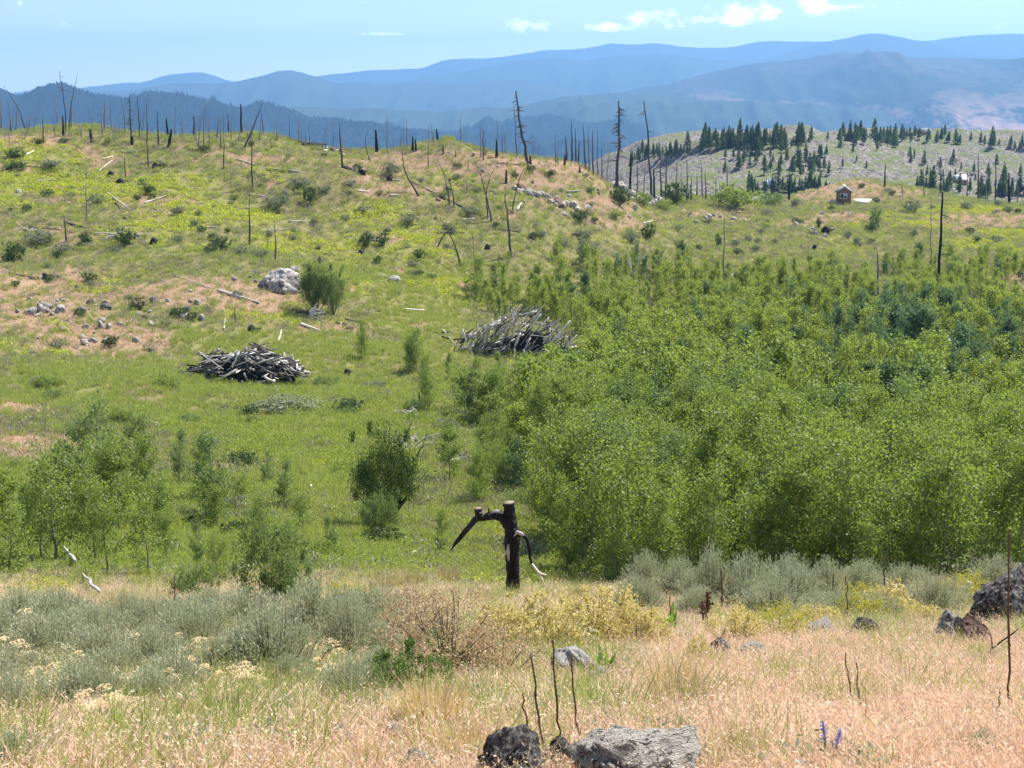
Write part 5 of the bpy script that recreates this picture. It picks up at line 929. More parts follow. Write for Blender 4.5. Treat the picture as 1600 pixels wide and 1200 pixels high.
def ledge(pts, n, w, ks, grp):
    for i in range(n):
        f = rr_.rand()*(len(pts)-1); j = int(f); u = pts[j][0]+(pts[j+1][0]-pts[j][0])*(f-j)+rr_.normal()*4; v = pts[j][1]+(pts[j+1][1]-pts[j][1])*(f-j)+rr_.normal()*3; ww = w*(.5+rr_.rand()); k = ks[rr_.randint(len(ks))]
        rock(u, v, ww, ww*(.4+.25*rr_.rand()), k, {'p': 'pale', 'g': 'grey', 'd': 'dark', 'r': 'reddish'}[k]+' ledge rock', grp)
ledge([(808, 298), (840, 303), (862, 315), (885, 325), (925, 330)], 30, 15, 'pggr', 'granite ledge on the mid slope'); ledge([(972, 268), (990, 280), (1005, 285), (1022, 296), (1032, 305)], 40, 24, 'gpgd', 'rock outcrop at the end of the crest'); ledge([(1046, 292), (1075, 298), (1090, 308)], 10, 12, 'gp', 'rock outcrop at the end of the crest'); ledge([(1085, 343), (1120, 341), (1155, 345), (1200, 350)], 12, 10, 'pg', 'low stones beyond the draw'); ledge([(1245, 354), (1270, 362), (1300, 370)], 12, 9, 'pgd', 'low stones beyond the draw'); ledge([(450, 222), (490, 224), (540, 240)], 8, 10, 'pr', 'flat stones near the crest'); ledge([(960, 262), (985, 270)], 6, 16, 'p', 'rock outcrop at the end of the crest'); ledge([(1270, 328), (1340, 338)], 9, 8, 'rp', 'low stones beyond the draw'); ledge([(520, 505), (545, 512)], 5, 9, 'pr', 'low stones in the meadow')
BIG = {k: [rock_mesh(650+i, m, (64, 40), 15, .15) for i in range(3)] for k, m in (('g', M_STONE), ('d', M_STONED), ('r', M_STONER))}
stones(26, (0, 330), (430, 560), 10, 'pgdr'); stones(30, (560, 1000), (250, 345), 8, 'gpr', grp='stones on the upper slope'); stones(22, (0, 600), (225, 400), 8, 'gpd', grp='stones on the upper slope')
BIG['w'] = [rock_mesh(690+i, stone_mat('white_lichened_granite', (.72, .70, .64), (.30, .27, .25), (.80, .77, .70), 5, .2), (44, 28), 10, .2) for i in range(3)]
def brock(u, v, w, h, k, i, lab, rz=0, dep=.8, tilt=(0, 0), sink=.3):
    o = rock(u, v, w, h, k, lab, None, '!', dep, rz, BIG[k][i], sink); o.rotation_euler = (tilt[0], tilt[1], rz); return o
brock(1012, 1272, 290, 112, 'g', 0, 'big grey cracked boulder sloping down to the right at the bottom edge', .5, .75, (0, .20)); brock(800, 1250, 150, 96, 'd', 1, 'dark grey boulder left of the cracked boulder at the bottom edge', 1.2, .8); brock(876, 1215, 70, 66, 'd', 2, 'dark broken rock wedged between the two bottom boulders', .3)
brock(948, 1160, 62, 32, 'd', 0, 'dark square rock on top of the cracked boulder', 2.1); brock(1010, 1150, 60, 18, 'd', 1, 'flat dark rock behind the cracked boulder', 1.1); brock(1060, 1162, 46, 16, 'g', 2, 'small grey rock behind the right end of the cracked boulder', 2.); brock(1108, 1180, 60, 26, 'd', 0, 'low dark rock right of the cracked boulder', .4)
brock(640, 1225, 80, 44, 'g', 1, 'low pale grey rock at the bottom edge under the golden grass', .2); brock(528, 1180, 74, 44, 'g', 2, 'flat grey stone in dry grass left of the golden grass tuft', .9); brock(618, 1166, 50, 34, 'g', 1, 'small half-buried grey stone beside the golden grass tuft', 2.2)
brock(892, 1066, 74, 46, 'w', 1, 'white lichened stone under the yellow currant bush', .3); brock(936, 1074, 46, 28, 'w', 2, 'smaller white stone touching the lichened stone under the currant', 1.)
brock(1590, 985, 140, 92, 'd', 0, 'big dark grey boulder at the right edge', .7, .7, (0, -.25)); brock(1602, 915, 50, 84, 'd', 1, 'tall dark rock standing behind the boulder at the right edge', .2, 1.); brock(1492, 1006, 74, 52, 'g', 2, 'pale grey rock left of the reddish rock near the right edge', .8); brock(1535, 1014, 72, 48, 'r', 0, 'dark reddish rock in pink grass in front of the edge boulder', 1.9); brock(1350, 1006, 60, 36, 'd', 1, 'small dark rock in the pink grass, near the fallen twigs', .2); brock(1290, 1006, 66, 36, 'g', 0, 'small grey rock under the yellow-green shrub', 1.); brock(1128, 1036, 66, 34, 'd', 2, 'flat dark stone right of the bright broad-leaved plant', .5); brock(1190, 1042, 70, 28, 'g', 1, 'very low flat stone in the pink grass', 2.)
def near_log(u, v, u2, v2, w, k, lab):
    a = np.array(hit(u, v)); b = np.array(hit(u2, v2)); g = Geo(); rng = rs(int(u)); t = np.linspace(0, 1, 7)[:, None]; P = (b-a)*t+np.array([0, 0, .05])+rng.normal(size=(7, 3))*.012; g.tube(P, np.linspace(1, .6, 7)*w/F*a[1]/2, 9, True, .2, rng); reg(obj('fallen_branch', g.mesh('fallen_branch', k), None, tuple(a)), lab, 'branch', u, v, None, '!')
near_log(1430, 966, 1478, 942, 11, M_GREYWOOD, 'short weathered grey log left of the pale rock near the right edge'); near_log(1455, 898, 1492, 905, 4, M_CHAR, 'thin black branch under the white yarrow near the right edge'); near_log(1460, 884, 1478, 900, 4, M_CHAR, 'forked black twig under the white yarrow near the right edge')
# ------------------------------------------------------------------ shrubs and trees of the slopes
BUSH = {'D': [bush_mesh('b', 900+i, 1, 1, 14, 60, 3000, .085, (M_DARKLEAF, M_STEM)) for i in range(3)], 'G': [bush_mesh('b', 910+i, 1, 1, 14, 60, 2600, .085, (M_GREYBUSH, M_STEM)) for i in range(3)],
        'B': [bush_mesh('b', 920+i, 1, 1, 14, 70, 3000, .08, (M_ASPEN, M_STEM)) for i in range(3)], 'N': [bush_mesh('b', 930+i, 1, 1, 14, 60, 2800, .08, (M_ASPENB, M_STEM)) for i in range(3)]}
LOOK = {'D': 'dark green shrub', 'G': 'grey-green shrub', 'B': 'bright green shrub', 'N': 'blue-green shrub'}
def bush(u, v, w, h, k, look=None, grp='shrubs dotted over the slopes', zone=None, var=None, dep=None):
    x, y, z = hit(u, v); q = int(u*3+v) % 3 if var is None else var; r = w/F*y/2; hh = h/F*y*1.05; t = empty('shrub', (x, y, z-.03), (u*v) % 6.28); t.scale = (r, r, hh)
    for m, n in zip(BUSH[k][q] if isinstance(q, int) else q, ('stem', 'foliage')): obj(n, m, t)
    reg(t, look or LOOK[k], 'shrub', u, v-h/2, grp, zone); return t
for a in ((20, 411, 40, 30, 'D'), (232, 303, 26, 14, 'D'), (135, 381, 22, 17, 'D'), (196, 384, 38, 24, 'D'), (345, 390, 40, 18, 'D'), (430, 327, 46, 22, 'G'), (484, 319, 26, 26, 'D'), (572, 387, 26, 22, 'D'), (598, 383, 22, 18, 'D'), (655, 404, 20, 14, 'D'), (80, 262, 44, 12, 'G'), (25, 249, 34, 16, 'D'), (22, 264, 40, 11, 'D'), (610, 276, 30, 22, 'G'), (1055, 320, 44, 32, 'D'), (970, 321, 34, 26, 'D'), (1004, 324, 28, 22, 'B'), (1036, 330, 30, 16, 'B'), (905, 342, 40, 12, 'D'), (960, 340, 30, 12, 'B'), (1013, 374, 24, 23, 'D'), (986, 378, 24, 16, 'G'), (1369, 350, 22, 24, 'N'), (1362, 362, 24, 14, 'D'), (1246, 350, 20, 9, 'D'),
          (1279, 357, 10, 15, 'D'), (1122, 386, 11, 19, 'D'), (1152, 398, 16, 10, 'D'), (1150, 384, 14, 9, 'G'), (1170, 378, 13, 9, 'G'), (1184, 381, 13, 9, 'G'), (1210, 382, 13, 9, 'G'), (1180, 393, 14, 10, 'G'), (1091, 390, 14, 8, 'D'), (1078, 338, 10, 7, 'G'), (1243, 322, 18, 11, 'G'), (1298, 330, 14, 8, 'D'), (1300, 322, 18, 9, 'G'), (1346, 293, 12, 7, 'D'), (1386, 301, 18, 7, 'G'), (1394, 305, 12, 7, 'D'), (1368, 317, 16, 8, 'D'), (1425, 332, 30, 18, 'G'), (1510, 328, 20, 12, 'G'), (1560, 322, 14, 9, 'G'), (1575, 332, 16, 8, 'D'), (1515, 364, 16, 8, 'D'), (1557, 378, 18, 10, 'G'), (1427, 370, 16, 11, 'G'), (1526, 378, 14, 8, 'D'), (1325, 372, 12, 11, 'G'), (1360, 380, 14, 7, 'D'), (1590, 334, 12, 8, 'D'),
          (505, 246, 14, 7, 'D'), (320, 238, 20, 10, 'D'), (170, 225, 16, 10, 'B'), (60, 225, 22, 8, 'D'), (100, 223, 18, 7, 'D'), (255, 262, 14, 8, 'D'), (150, 320, 26, 16, 'G'), (40, 330, 20, 10, 'D'), (75, 305, 22, 9, 'D'), (110, 308, 20, 8, 'G'), (90, 405, 16, 12, 'D'), (60, 382, 50, 20, 'G'), (100, 395, 30, 14, 'G'), (280, 378, 18, 10, 'G'), (180, 395, 20, 10, 'G'), (375, 398, 30, 13, 'G'), (330, 395, 24, 12, 'D'), (405, 402, 30, 12, 'G'), (280, 335, 18, 12, 'G'), (310, 338, 12, 10, 'N'), (305, 355, 16, 12, 'G'), (315, 362, 16, 9, 'D'), (420, 372, 14, 12, 'G'), (490, 352, 14, 9, 'D'), (540, 345, 16, 9, 'G'), (590, 410, 16, 10, 'D'), (640, 350, 30, 16, 'G'), (566, 332, 20, 10, 'G'), (700, 358, 24, 10, 'G'), (735, 335, 30, 12, 'G'), (505, 300, 24, 10, 'G'), (470, 290, 34, 12, 'G'), (545, 290, 20, 8, 'G'), (655, 430, 16, 8, 'D'),
          (140, 440, 26, 14, 'D'), (280, 496, 30, 16, 'D'), (215, 482, 28, 16, 'D'), (125, 496, 20, 14, 'D'), (172, 540, 30, 16, 'D'), (90, 545, 26, 14, 'G'), (300, 500, 22, 12, 'D'), (260, 510, 18, 9, 'G'), (700, 300, 14, 8, 'D'), (745, 300, 16, 8, 'G'), (830, 268, 18, 9, 'D'), (860, 275, 20, 9, 'D'), (715, 262, 16, 7, 'D'), (560, 264, 20, 8, 'D'), (880, 385, 26, 11, 'G'), (915, 372, 26, 12, 'G'), (845, 370, 26, 10, 'G'), (920, 395, 34, 16, 'G'), (1060, 360, 20, 8, 'G'), (1105, 350, 16, 7, 'D'), (1200, 335, 20, 8, 'G')): bush(*a)
special_D = bush_mesh('b', 1901, 1, 1, 26, 95, 22000, .032, (M_DARKLEAF, M_STEM), .17, ell=True, shell=.4)
bush(1150, 325, 84, 36, 'B', 'broad bright green willow by the draw', None, '!'); bush(1205, 322, 40, 22, 'N', 'blue-green willow behind the bright one at the draw', None, '!')
fine_N = bush_mesh('b', 1902, 1, 1, 20, 70, 11000, .04, (M_ASPENB, M_STEM), .15, ell=True, shell=.4); bush(494, 494, 56, 70, 'D', 'dark blue-green leaning bush above the upturned roots', None, '!', special_D); bush(522, 492, 44, 66, 'N', 'lighter bush beside the dark leaning one above the roots', None, '!', fine_N)
bush(604, 822, 116, 134, 'D', 'large round dark green bush with bare stems below', None, '!', special_D); bush(1306, 706, 66, 108, 'D', 'dark round bush sunk in the middle of the aspens', None, '!', special_D); bush(1425, 652, 60, 34, 'N', 'low blue-grey bush in the aspens', None, '!')
bush(445, 640, 120, 18, 'G', 'flat grey-green shrub patch below the log heap', None, '!'); bush(540, 645, 60, 22, 'D', 'dark green low shrub in the meadow below the log heap', None, '!')
def leggy(u, v, n, hpx, wpx, lab):   # the many bare stems under the dark bush
    x, y, z = hit(u, v); rng = rs(55); t = empty('bush_stems', (x, y, z)); k = y/F
    for i in range(n): a = rng.rand()*6.28; r = wpx*k/2*(.3+.7*rng.rand()); g = Geo(); g.tube([(math.cos(a)*r*.25, math.sin(a)*r*.25, -.1), (math.cos(a)*r*.5, math.sin(a)*r*.5, hpx*k*.6), (math.cos(a)*r*1.2, math.sin(a)*r*1.2, hpx*k*1.3)], [.055, .045, .02], 5, False); obj('stem', g.mesh('stem', M_CHAR), t)
    reg(t, lab, 'bare stems', u, v, None, '!')
leggy(606, 821, 16, 34, 60, 'dark bare stems carrying the large round dark bush'); leggy(1306, 706, 7, 30, 40, 'dark bare stems under the dark bush in the aspens')
rng_b = rs(67)
for i in range(58):      # low shrubs in the meadow
    u, v = rng_b.uniform(-20, 830), rng_b.uniform(600, 890)
    if math.hypot((u-380)/130, (v-590)/30) < 1: continue
    w = rng_b.uniform(22, 58)*np.interp(v, [600, 890], [.8, 1.3]); bush(u, v, w, w*rng_b.uniform(.28, .5), 'DNBGND'[rng_b.randint(6)], {True: 'low ', False: 'wide low '}[w < 42]+'leafy shrub', 'low shrubs in the meadow')
rng_b = rs(66); nb = 0
while nb < 110:    # more shrubs over the slope and the far side of the draw
    u, v = rng_b.uniform(-20, 1600), rng_b.uniform(225, 470)
    if (u > 720 and v > 385) or (u > 1000 and v < 325) or v < np.interp(u, [0, 600, 800, 1000], [215, 225, 240, 300]): continue
    w = rng_b.uniform(6, 15)*np.interp(v, [220, 470], [.8, 1.5]); bush(u, v, w, w*rng_b.uniform(.4, .65), 'DGGGNG'[rng_b.randint(6)], {True: 'small ', False: 'middling '}[w < 13]+'rounded shrub'); nb += 1

X, Y, Z, U, Vv, ISB, HS = aspens()
size = HS/Y; order = np.argsort(-size-np.where(U < 800, .01, 0)); first = set(order[:268].tolist()); rng = rs(91); cnt = 0
def aspen(x, y, z, hs, blue, far, look, u, v, zone=None, grp='young aspens of the grove', sx=1.):
    S = (ASP_FB if blue else ASP_F) if far else (ASP_B if blue else ASP_V); q = rng.randint(len(S)); t = empty('aspen_tree', (x, y, z-.05), rng.rand()*6.28); t.scale = (hs*sx, hs*sx, hs)
    for m, n in zip(S[q], ('trunk', 'crown')): obj(n, m, t)
    reg(t, look, 'aspen', u, v, grp, zone); return t
rows = [(0, 33, 'in the front rank of the grove'), (33, 36.5, 'in the second rank of the grove'), (36.5, 40, 'in the third rank of the grove'), (40, 44, 'in the fourth rank of the grove'), (44, 49, 'in the fifth rank of the grove'), (49, 55, 'in the sixth rank of the grove'), (55, 400, 'behind the front ranks of the grove')]
for i in sorted(first):
    zn = next(n for a, b, n in rows if a <= Y[i] < b)
    if U[i] < 500: zn = 'scattered in the lush meadow at left'
    elif U[i] < 790 and Y[i] < 60: zn = 'scattered between the meadow and the grove'
    lk = ('blue-green' if ISB[i] else 'bright green')+(' tall' if HS[i] > 1.1 else ' low' if HS[i] < .8 else '')+' young aspen'
    aspen(X[i], Y[i], Z[i], HS[i], bool(ISB[i]), Y[i] > 60, lk, U[i], Vv[i], zn)
rest = np.array([i for i in range(len(X)) if i not in first])
def join(pair, mats, name):   # trunk and crown as one shared mesh for the mass of the grove
    g = Geo(); n = []
    for m in pair:
        a = np.empty(len(m.vertices)*3, np.float32); m.vertices.foreach_get('co', a); ls = np.empty(len(m.loops), np.int32); m.loops.foreach_get('vertex_index', ls); g.add(a.reshape(-1, 3), ls.reshape(-1, 4)); n.append(len(m.polygons))
    me = g.mesh(name, mats); mi = np.zeros(sum(n), np.int32); mi[:n[0]] = 1; me.polygons.foreach_set('material_index', mi); return me
MI_ASPB = leaf_mat('blue_green_leaves_scattered', ((0, (.04, .07, .03)), (.5, (.075, .12, .05)), (1, (.13, .19, .08))), .38, .015, .5, True)
ga = [join(aspen_mesh(360+i, 3.6, 2200, .105, (MI_ASP, M_TRUNKG), 1+i % 3, .22, .06, sp=.4), [MI_ASP, M_TRUNKG], 'grove_aspen') for i in range(6)]; gb = [join(aspen_mesh(370+i, 3.6, 1800, .115, (MI_ASPB, M_TRUNKG), 1+i % 3, .22, .06, sp=.4), [MI_ASPB, M_TRUNKG], 'grove_aspen') for i in range(3)]
hue = fbm(X/11, Y/11, 47, 3)
for nm, sel, src, nv, lb in (('aspen_grove', rest[~ISB[rest]], ga, 6, 'dense grove of bright young aspens filling the draw'), ('blue_green_thicket', rest[ISB[rest]], gb, 3, 'blue-green thicket among the bright aspens in the draw')):
    n = len(sel); rot = np.stack([rng.normal(size=n)*.05, rng.normal(size=n)*.05, rng.rand(n)*6.28], 1)
    scatter(nm, np.stack([X, Y, Z-.05], 1)[sel], HS[sel], np.clip(.5+(hue[sel]-.5)*2.0+rng.normal(size=n)*.10, 0, 1), proto_coll(nm+'_kinds', src), nv, lb, 5, rot, 1.)
print('grove', len(X), 'rest', len(rest))
# trees one can tell apart beside the grove
for (u, v, h, sx, bl, lk) in ((572, 562, 66, .75, 0, 'lone slender young aspen in the meadow'), (650, 584, 76, .9, 0, 'leafy aspen left of the larger log heap'), (638, 580, 50, 1., 0, 'low aspen at the meadow edge left of the larger log heap'), (672, 645, 72, .85, 0, 'narrow aspen standing over the curved black stub'), (663, 600, 50, .9, 0, 'small aspen in front of the left end of the log heap'), (700, 596, 44, .9, 0, 'small aspen right before the larger log heap'), (745, 596, 44, .9, 0, 'bright aspen hiding the foot of the larger log heap'), (780, 592, 42, .9, 0, 'aspen before the middle of the larger log heap'), (850, 594, 44, 1., 0, 'aspen before the right part of the larger log heap'), (760, 660, 90, 1., 0, 'broad aspen with its shadow at the left edge of the grove'), (800, 668, 110, 1., 0, 'tall aspen at the left edge of the grove'), (690, 868, 80, .8, 0, 'thin sapling left of the arched stump'), (776, 545, 60, .5, 1, 'dark slim aspen left behind the log heap'),
        (185, 830, 150, 1.2, 0, 'broad bright aspen below the tall blue-green one'), (250, 850, 120, 1.1, 0, 'rounded aspen right of the bare-trunked one'), (450, 900, 110, 1., 0, 'low aspen behind the glossy-leaved bush on its right'), (340, 830, 80, 1.2, 0, 'low round aspen in the lush meadow'),
        (170, 800, 175, 1.15, 1, 'tall blue-green aspen at left'), (235, 820, 150, .9, 0, 'aspen right of the tall blue-green one at left'), (130, 790, 140, 1., 1, 'aspen left of the tall blue-green one'), (203, 905, 170, 1.05, 0, 'nearest aspen with bare black trunk at left'), (150, 880, 150, 1.05, 0, 'aspen left of the nearest bare-trunked one'), (20, 905, 180, 1.0, 0, 'aspen cut by the left picture edge'), (50, 850, 100, .9, 0, 'small aspen behind the one at the left edge'), (-20, 860, 150, 1., 1, 'aspen just inside the left edge'), (262, 880, 90, .9, 0, 'low aspen behind the pale fallen log'), (340, 915, 100, .95, 0, 'small aspen left of the glossy-leaved bush'), (310, 890, 80, .8, 1, 'slim sapling over the pale fallen log'), (400, 850, 90, 1., 0, 'low aspen behind the glossy-leaved bush'), (470, 830, 70, 1., 0, 'low aspen in the lush meadow'), (520, 870, 70, 1., 1, 'low aspen clump left of the arched stump'), (380, 790, 60, 1.1, 0, 'small aspen in the middle of the lush meadow'), (280, 760, 90, .8, 1, 'slim blue-green aspen behind the nearest left trees'), (215, 780, 130, .9, 1, 'second tall blue-green aspen at left')):
    x, y, z = hit(u, v); aspen(x, y, z, h/F*y/3.6, bool(bl), False, lk, u, v-h/2, '!', None, sx)
SILV = [bush_mesh('b', 940+i, 1, 1, 12, 80, 9000, .05, (M_ASPENB, M_STEM), .16) for i in range(2)]
def special(u, v, w, h, S, lab, cat='shrub', name='shrub'):
    x, y, z = hit(u, v); r = w/F*y*.56; t = empty(name, (x, y, z-.03), u); t.scale = (r, r, h/F*y*1.2)
    for m, n in zip(S, ('stem', 'foliage')): obj(n, m, t)
    reg(t, lab, cat, u, v, None, '!')
special(435, 950, 125, 118, SILV[0], 'glossy-leaved bush behind the sagebrush'); special(590, 842, 62, 64, SILV[1], 'small glossy-leaved bush in front of the dark round bush'); special(1495, 900, 60, 66, SILV[1], 'grey-green bush left of the boulder at the right edge'); special(300, 940, 80, 50, SILV[0], 'low bush left of the glossy-leaved bush')
# lush knee-high herbs in the damp meadow
def lush():
    coll = proto_coll('lush_herb', [herb_mesh('lush_herb', 120+i, 110, .5, .5, .075, MI_ASP, .3, .55) for i in range(5)]); X, Y = sample_land(42000, 21, 110, 15, 1.3); Z = H(X, Y); u, v = proj(X, Y, Z)
    w = 0; 
    for (bu, bv, ru, rv) in ((250, 830, 330, 90), (520, 700, 290, 95), (330, 680, 200, 50), (600, 860, 250, 50), (950, 900, 500, 50), (60, 850, 160, 90)): w = np.maximum(w, np.exp(-((u-bu)/ru)**4-((v-bv)/rv)**4))
    k = rs(3).rand(len(X)) < w*sstep(.35, .6, fbm(X/3, Y/3, 17, 4))*.75; n = fbm(X/4, Y/4, 19, 3); s = (.45+.75*rs(2).rand(len(X)))*np.interp(Y, [20, 55, 110], [.35, .85, 1.]); fine = rs(8).rand(len(X))
    scatter('lush_meadow_herbs', np.stack([X, Y, Z], 1)[k], s[k], np.clip(.42+(n[k]-.5)*2.8+(fine[k]-.5)*.6, 0, 1), coll, 5, 'lush leafy herbs covering the damp meadow floor', 9)
lush()

# ------------------------------------------------------------------ the near slope: sagebrush, currant, grasses, flowers
SAGE = [sage_mesh(950+i, 1., 1., 420, 26, .055) for i in range(5)]
def sage(u, v, w, h, lk='sagebrush'):
    w *= 1.12; h *= 1.15; x, y, z = hit(u, v); k = y/F; t = empty('sagebrush', (x, y, z-.03), (u*3.7) % 6.28); t.scale = (w*k*.58, w*k*.58, h*k*1.3)
    for m, n in zip(SAGE[int(u+v) % 5], ('stem', 'foliage')): obj(n, m, t)
    reg(t, ('broad ' if w > 95 else 'small ' if w < 60 else '')+'grey-green sagebrush', 'sagebrush', u, v-h/2, 'sagebrush on the near slope')
for a in ((425, 1062, 150, 98), (300, 1008, 110, 62), (230, 1005, 90, 55), (150, 1015, 100, 58), (60, 1040, 120, 66), (20, 1070, 90, 50), (490, 1000, 120, 72), (380, 988, 110, 56), (545, 1040, 90, 90), (560, 985, 70, 52), (270, 1098, 130, 66), (180, 1070, 90, 50), (110, 1120, 140, 66), (10, 1130, 90, 66), (340, 1060, 80, 56), (20, 1205, 110, 60), (90, 1000, 70, 36), (450, 1128, 60, 40), (525, 985, 60, 46), (330, 968, 60, 40), (260, 975, 60, 34), (590, 1075, 70, 50),
          (1110, 945, 56, 68), (1168, 950, 74, 66), (1060, 935, 70, 48), (1010, 930, 60, 52), (985, 920, 40, 50), (1230, 942, 80, 50), (1290, 940, 60, 52), (1345, 930, 70, 42), (1410, 925, 60, 34), (1090, 960, 60, 36), (1200, 962, 70, 34), (1270, 965, 60, 34), (1450, 915, 50, 30), (1010, 960, 50, 40), (960, 915, 40, 34), (1530, 1190, 60, 50), (1065, 1160, 60, 40)): sage(*a)
rsg = rs(77); put = []
while len(put) < 62:      # the rest of the sagebrush belt along the edge of the slope
    if rsg.rand() < .68: u, v = rsg.uniform(-60, 610), rsg.uniform(962, 1120)
    else: u, v = rsg.uniform(940, 1570), rsg.uniform(905, 972)
    if vnoise(u/70, v/30, 8) < .25 or any(abs(u-a)/60+abs(v-b)/14 < 1 for a, b in put): continue
    put.append((u, v)); w = rsg.uniform(60, 120)*np.interp(v, [900, 1120], [.7, 1.1]); sage(u, v, w, w*rsg.uniform(.45, .72))
M_ASPENDK = leaf_mat('deep_green_leaves', ((0, (.02, .05, .01)), (.6, (.05, .10, .018)), (1, (.10, .17, .03))), .35, .04, .5); CUR = [bush_mesh('b', 960+i, 1, 1, 30, 120, 6000, .055, (M_CURRANT, M_STEM), .13, False, .75, low=.08) for i in range(3)]; PNK = [bush_mesh('b', 970+i, 1, 1, 40, 130, 6500, .036, (M_PINKBUSH, M_STEM), .12, False, .7, low=.15, spread=1.1) for i in range(2)]; DRK = [bush_mesh('b', 980+i, 1, 1, 20, 90, 8000, .05, (M_ASPENDK, M_STEM), .12, False, .5) for i in range(1)]; YG = [bush_mesh('b', 990+i, 1, 1, 26, 90, 5500, .042, (leaf_mat('yellow_green_leaves', ((0, (.10, .15, .03)), (.6, (.24, .28, .05)), (1, (.42, .40, .08))), .4, .04), M_STEM), .13, False, .6) for i in range(2)]
for (u, v, w, h, S, lab) in ((935, 1010, 130, 92, CUR[0], 'tallest yellow currant bush right of the arched stump'), (850, 1020, 140, 84, CUR[1], 'yellow currant bush in front of the arched stump'), (1000, 1015, 90, 66, CUR[2], 'yellow currant bush at the right end of the currant clump'), (780, 1010, 80, 66, CUR[0], 'pale yellowing bush left of the stump foot'), (700, 1062, 190, 128, PNK[0], 'large brownish-pink bush left of the currant'), (640, 1020, 120, 88, PNK[1], 'brown-leaved bush behind the dark green one'), (780, 1065, 130, 86, PNK[1], 'thin twiggy brown bush under the currant'), (640, 1104, 140, 96, DRK[0], 'dark green leafy bush under the brown bush'), (712, 1062, 50, 56, DRK[0], 'small dark green bush inside the brown bush'),
        (1215, 1010, 100, 66, YG[0], 'yellow-green shrub above the pink grass'), (1150, 1012, 90, 62, CUR[2], 'yellowish shrub left of the yellow-green one'), (1345, 975, 90, 56, YG[1], 'yellow-green shrub right of the middle of the near slope'), (1395, 968, 90, 50, CUR[1], 'yellowish shrub right of the middle of the near slope'), (1510, 945, 80, 50, YG[0], 'yellow-green shrub behind the pale rock near the right edge'), (1280, 985, 70, 40, CUR[0], 'low yellowish shrub above the pink grass'), (1440, 985, 60, 40, CUR[2], 'low yellowish shrub left of the short grey log'), (545, 945, 80, 36, YG[1], 'low yellow-green shrub at the edge of the lush meadow'), (60, 940, 120, 30, YG[0], 'low yellow-green plants at the lower left of the meadow'), (650, 960, 90, 40, PNK[0], 'low brownish shrub behind the currant clump'), (1090, 1045, 60, 50, CUR[1], 'low yellowish shrub under the bright broad-leaved plant'), (1480, 950, 60, 36, CUR[0], 'yellowish shrub behind the short grey log')): special(u, v, w, h, S, lab)
MO_GOLD = leaf_mat('golden_grass', ((0, (.22, .19, .07)), (.5, (.42, .32, .13)), (1, (.60, .46, .24))), .35, .03, .5); MO_OLIVE = leaf_mat('olive_grass', ((0, (.10, .12, .04)), (.6, (.20, .21, .07)), (1, (.40, .34, .16))), .35, .03, .5)
TUFT = [tuft_mesh('tuft', 130+i, 420, 1., .30, .016, .5, MO_GOLD) for i in range(3)]+[tuft_mesh('tuft', 135+i, 420, 1., .32, .016, .55, MO_OLIVE) for i in range(3)]
def tuft(u, v, h, k, lab=None, wide=1.):
    x, y, z = hit(u, v); s = h/F*y; o = obj('grass_tuft', TUFT[k], None, (x, y, z-.02), (0, 0, u), (s*wide, s*wide, s)); reg(o, lab or ('golden' if k < 3 else 'olive green')+' bunchgrass tuft', 'grass tuft', u, v-h/2, 'bunchgrass tufts on the near slope', '!' if lab else None)
tuft(676, 1150, 128, 0, 'big golden grass tuft in front of the brown bush')
for a in ((1062, 1120, 110, 3), (1050, 1090, 84, 0), (722, 1196, 100, 1), (568, 1210, 80, 1), (1165, 1200, 96, 3), (1140, 1196, 80, 0), (1085, 1060, 60, 2), (230, 1120, 60, 4), (330, 1140, 70, 5), (210, 1100, 60, 3), (182, 962, 50, 4), (1345, 915, 50, 5), (1240, 905, 44, 3), (1450, 905, 40, 4), (700, 1140, 80, 1), (640, 1150, 80, 2), (260, 1180, 60, 1), (420, 1160, 60, 2), (1010, 1120, 50, 2), (960, 1100, 40, 1), (1530, 1080, 50, 2), (1400, 1130, 50, 1), (1300, 930, 50, 1), (800, 1140, 60, 5), (745, 1120, 50, 3), (600, 930, 46, 4), (640, 925, 50, 5), (700, 915, 44, 3), (560, 940, 40, 2), (110, 960, 40, 1), (500, 1180, 60, 1), (380, 1200, 60, 2), (170, 1190, 60, 1), (1230, 1160, 50, 0), (1480, 1040, 36, 1), (900, 945, 40, 4), (760, 950, 36, 2), (870, 925, 36, 5), (1190, 910, 34, 4), (1100, 905, 34, 3), (1540, 905, 44, 5), (1400, 895, 40, 4)): tuft(*a)
M_STALK = wood_mat('dry_reddish_stalk', (.04, .022, .016), (.13, .07, .05), 20)
def stalk(u, v, u2, v2, w, head=0, look=None):
    x, y, z = hit(u, v); o = np.array([x, y, z]); top = wpt(u2, v2, y)-o; rng = rs(int(u+v)); n = 12; t = np.linspace(0, 1, n)[:, None]; P = top*t+rng.normal(size=(n, 3))*.004*np.array([1, 1, 0]); P[0, 2] -= .03; r = w/F*y/2; g = Geo(); g.tube(P, r*np.linspace(1.1, .7, n), 6, True, .15, rng)
    th = empty('dry_stalk', tuple(o)); obj('stem', g.mesh('stem', M_STALK), th); g = Geo(); m = 70 if head else 26
    f = (.55 if head else .15)+(.45 if head else .85)*rng.rand(m); C = np.stack([np.interp(f, t[:, 0], P[:, i]) for i in range(3)], 1)+rng.normal(size=(m, 3))*r*(1.5 if head else .9); g.leaves(C, r*(2.6 if head else 2.), rng, .7); obj('seed_head', g.mesh('seed_head', M_STALK), th)
    reg(th, look or ('seed-headed dry stalk' if head else 'thin dry stalk'), 'dry stalk', (u+u2)/2, (v+v2)/2, 'dry stalks on the near slope')
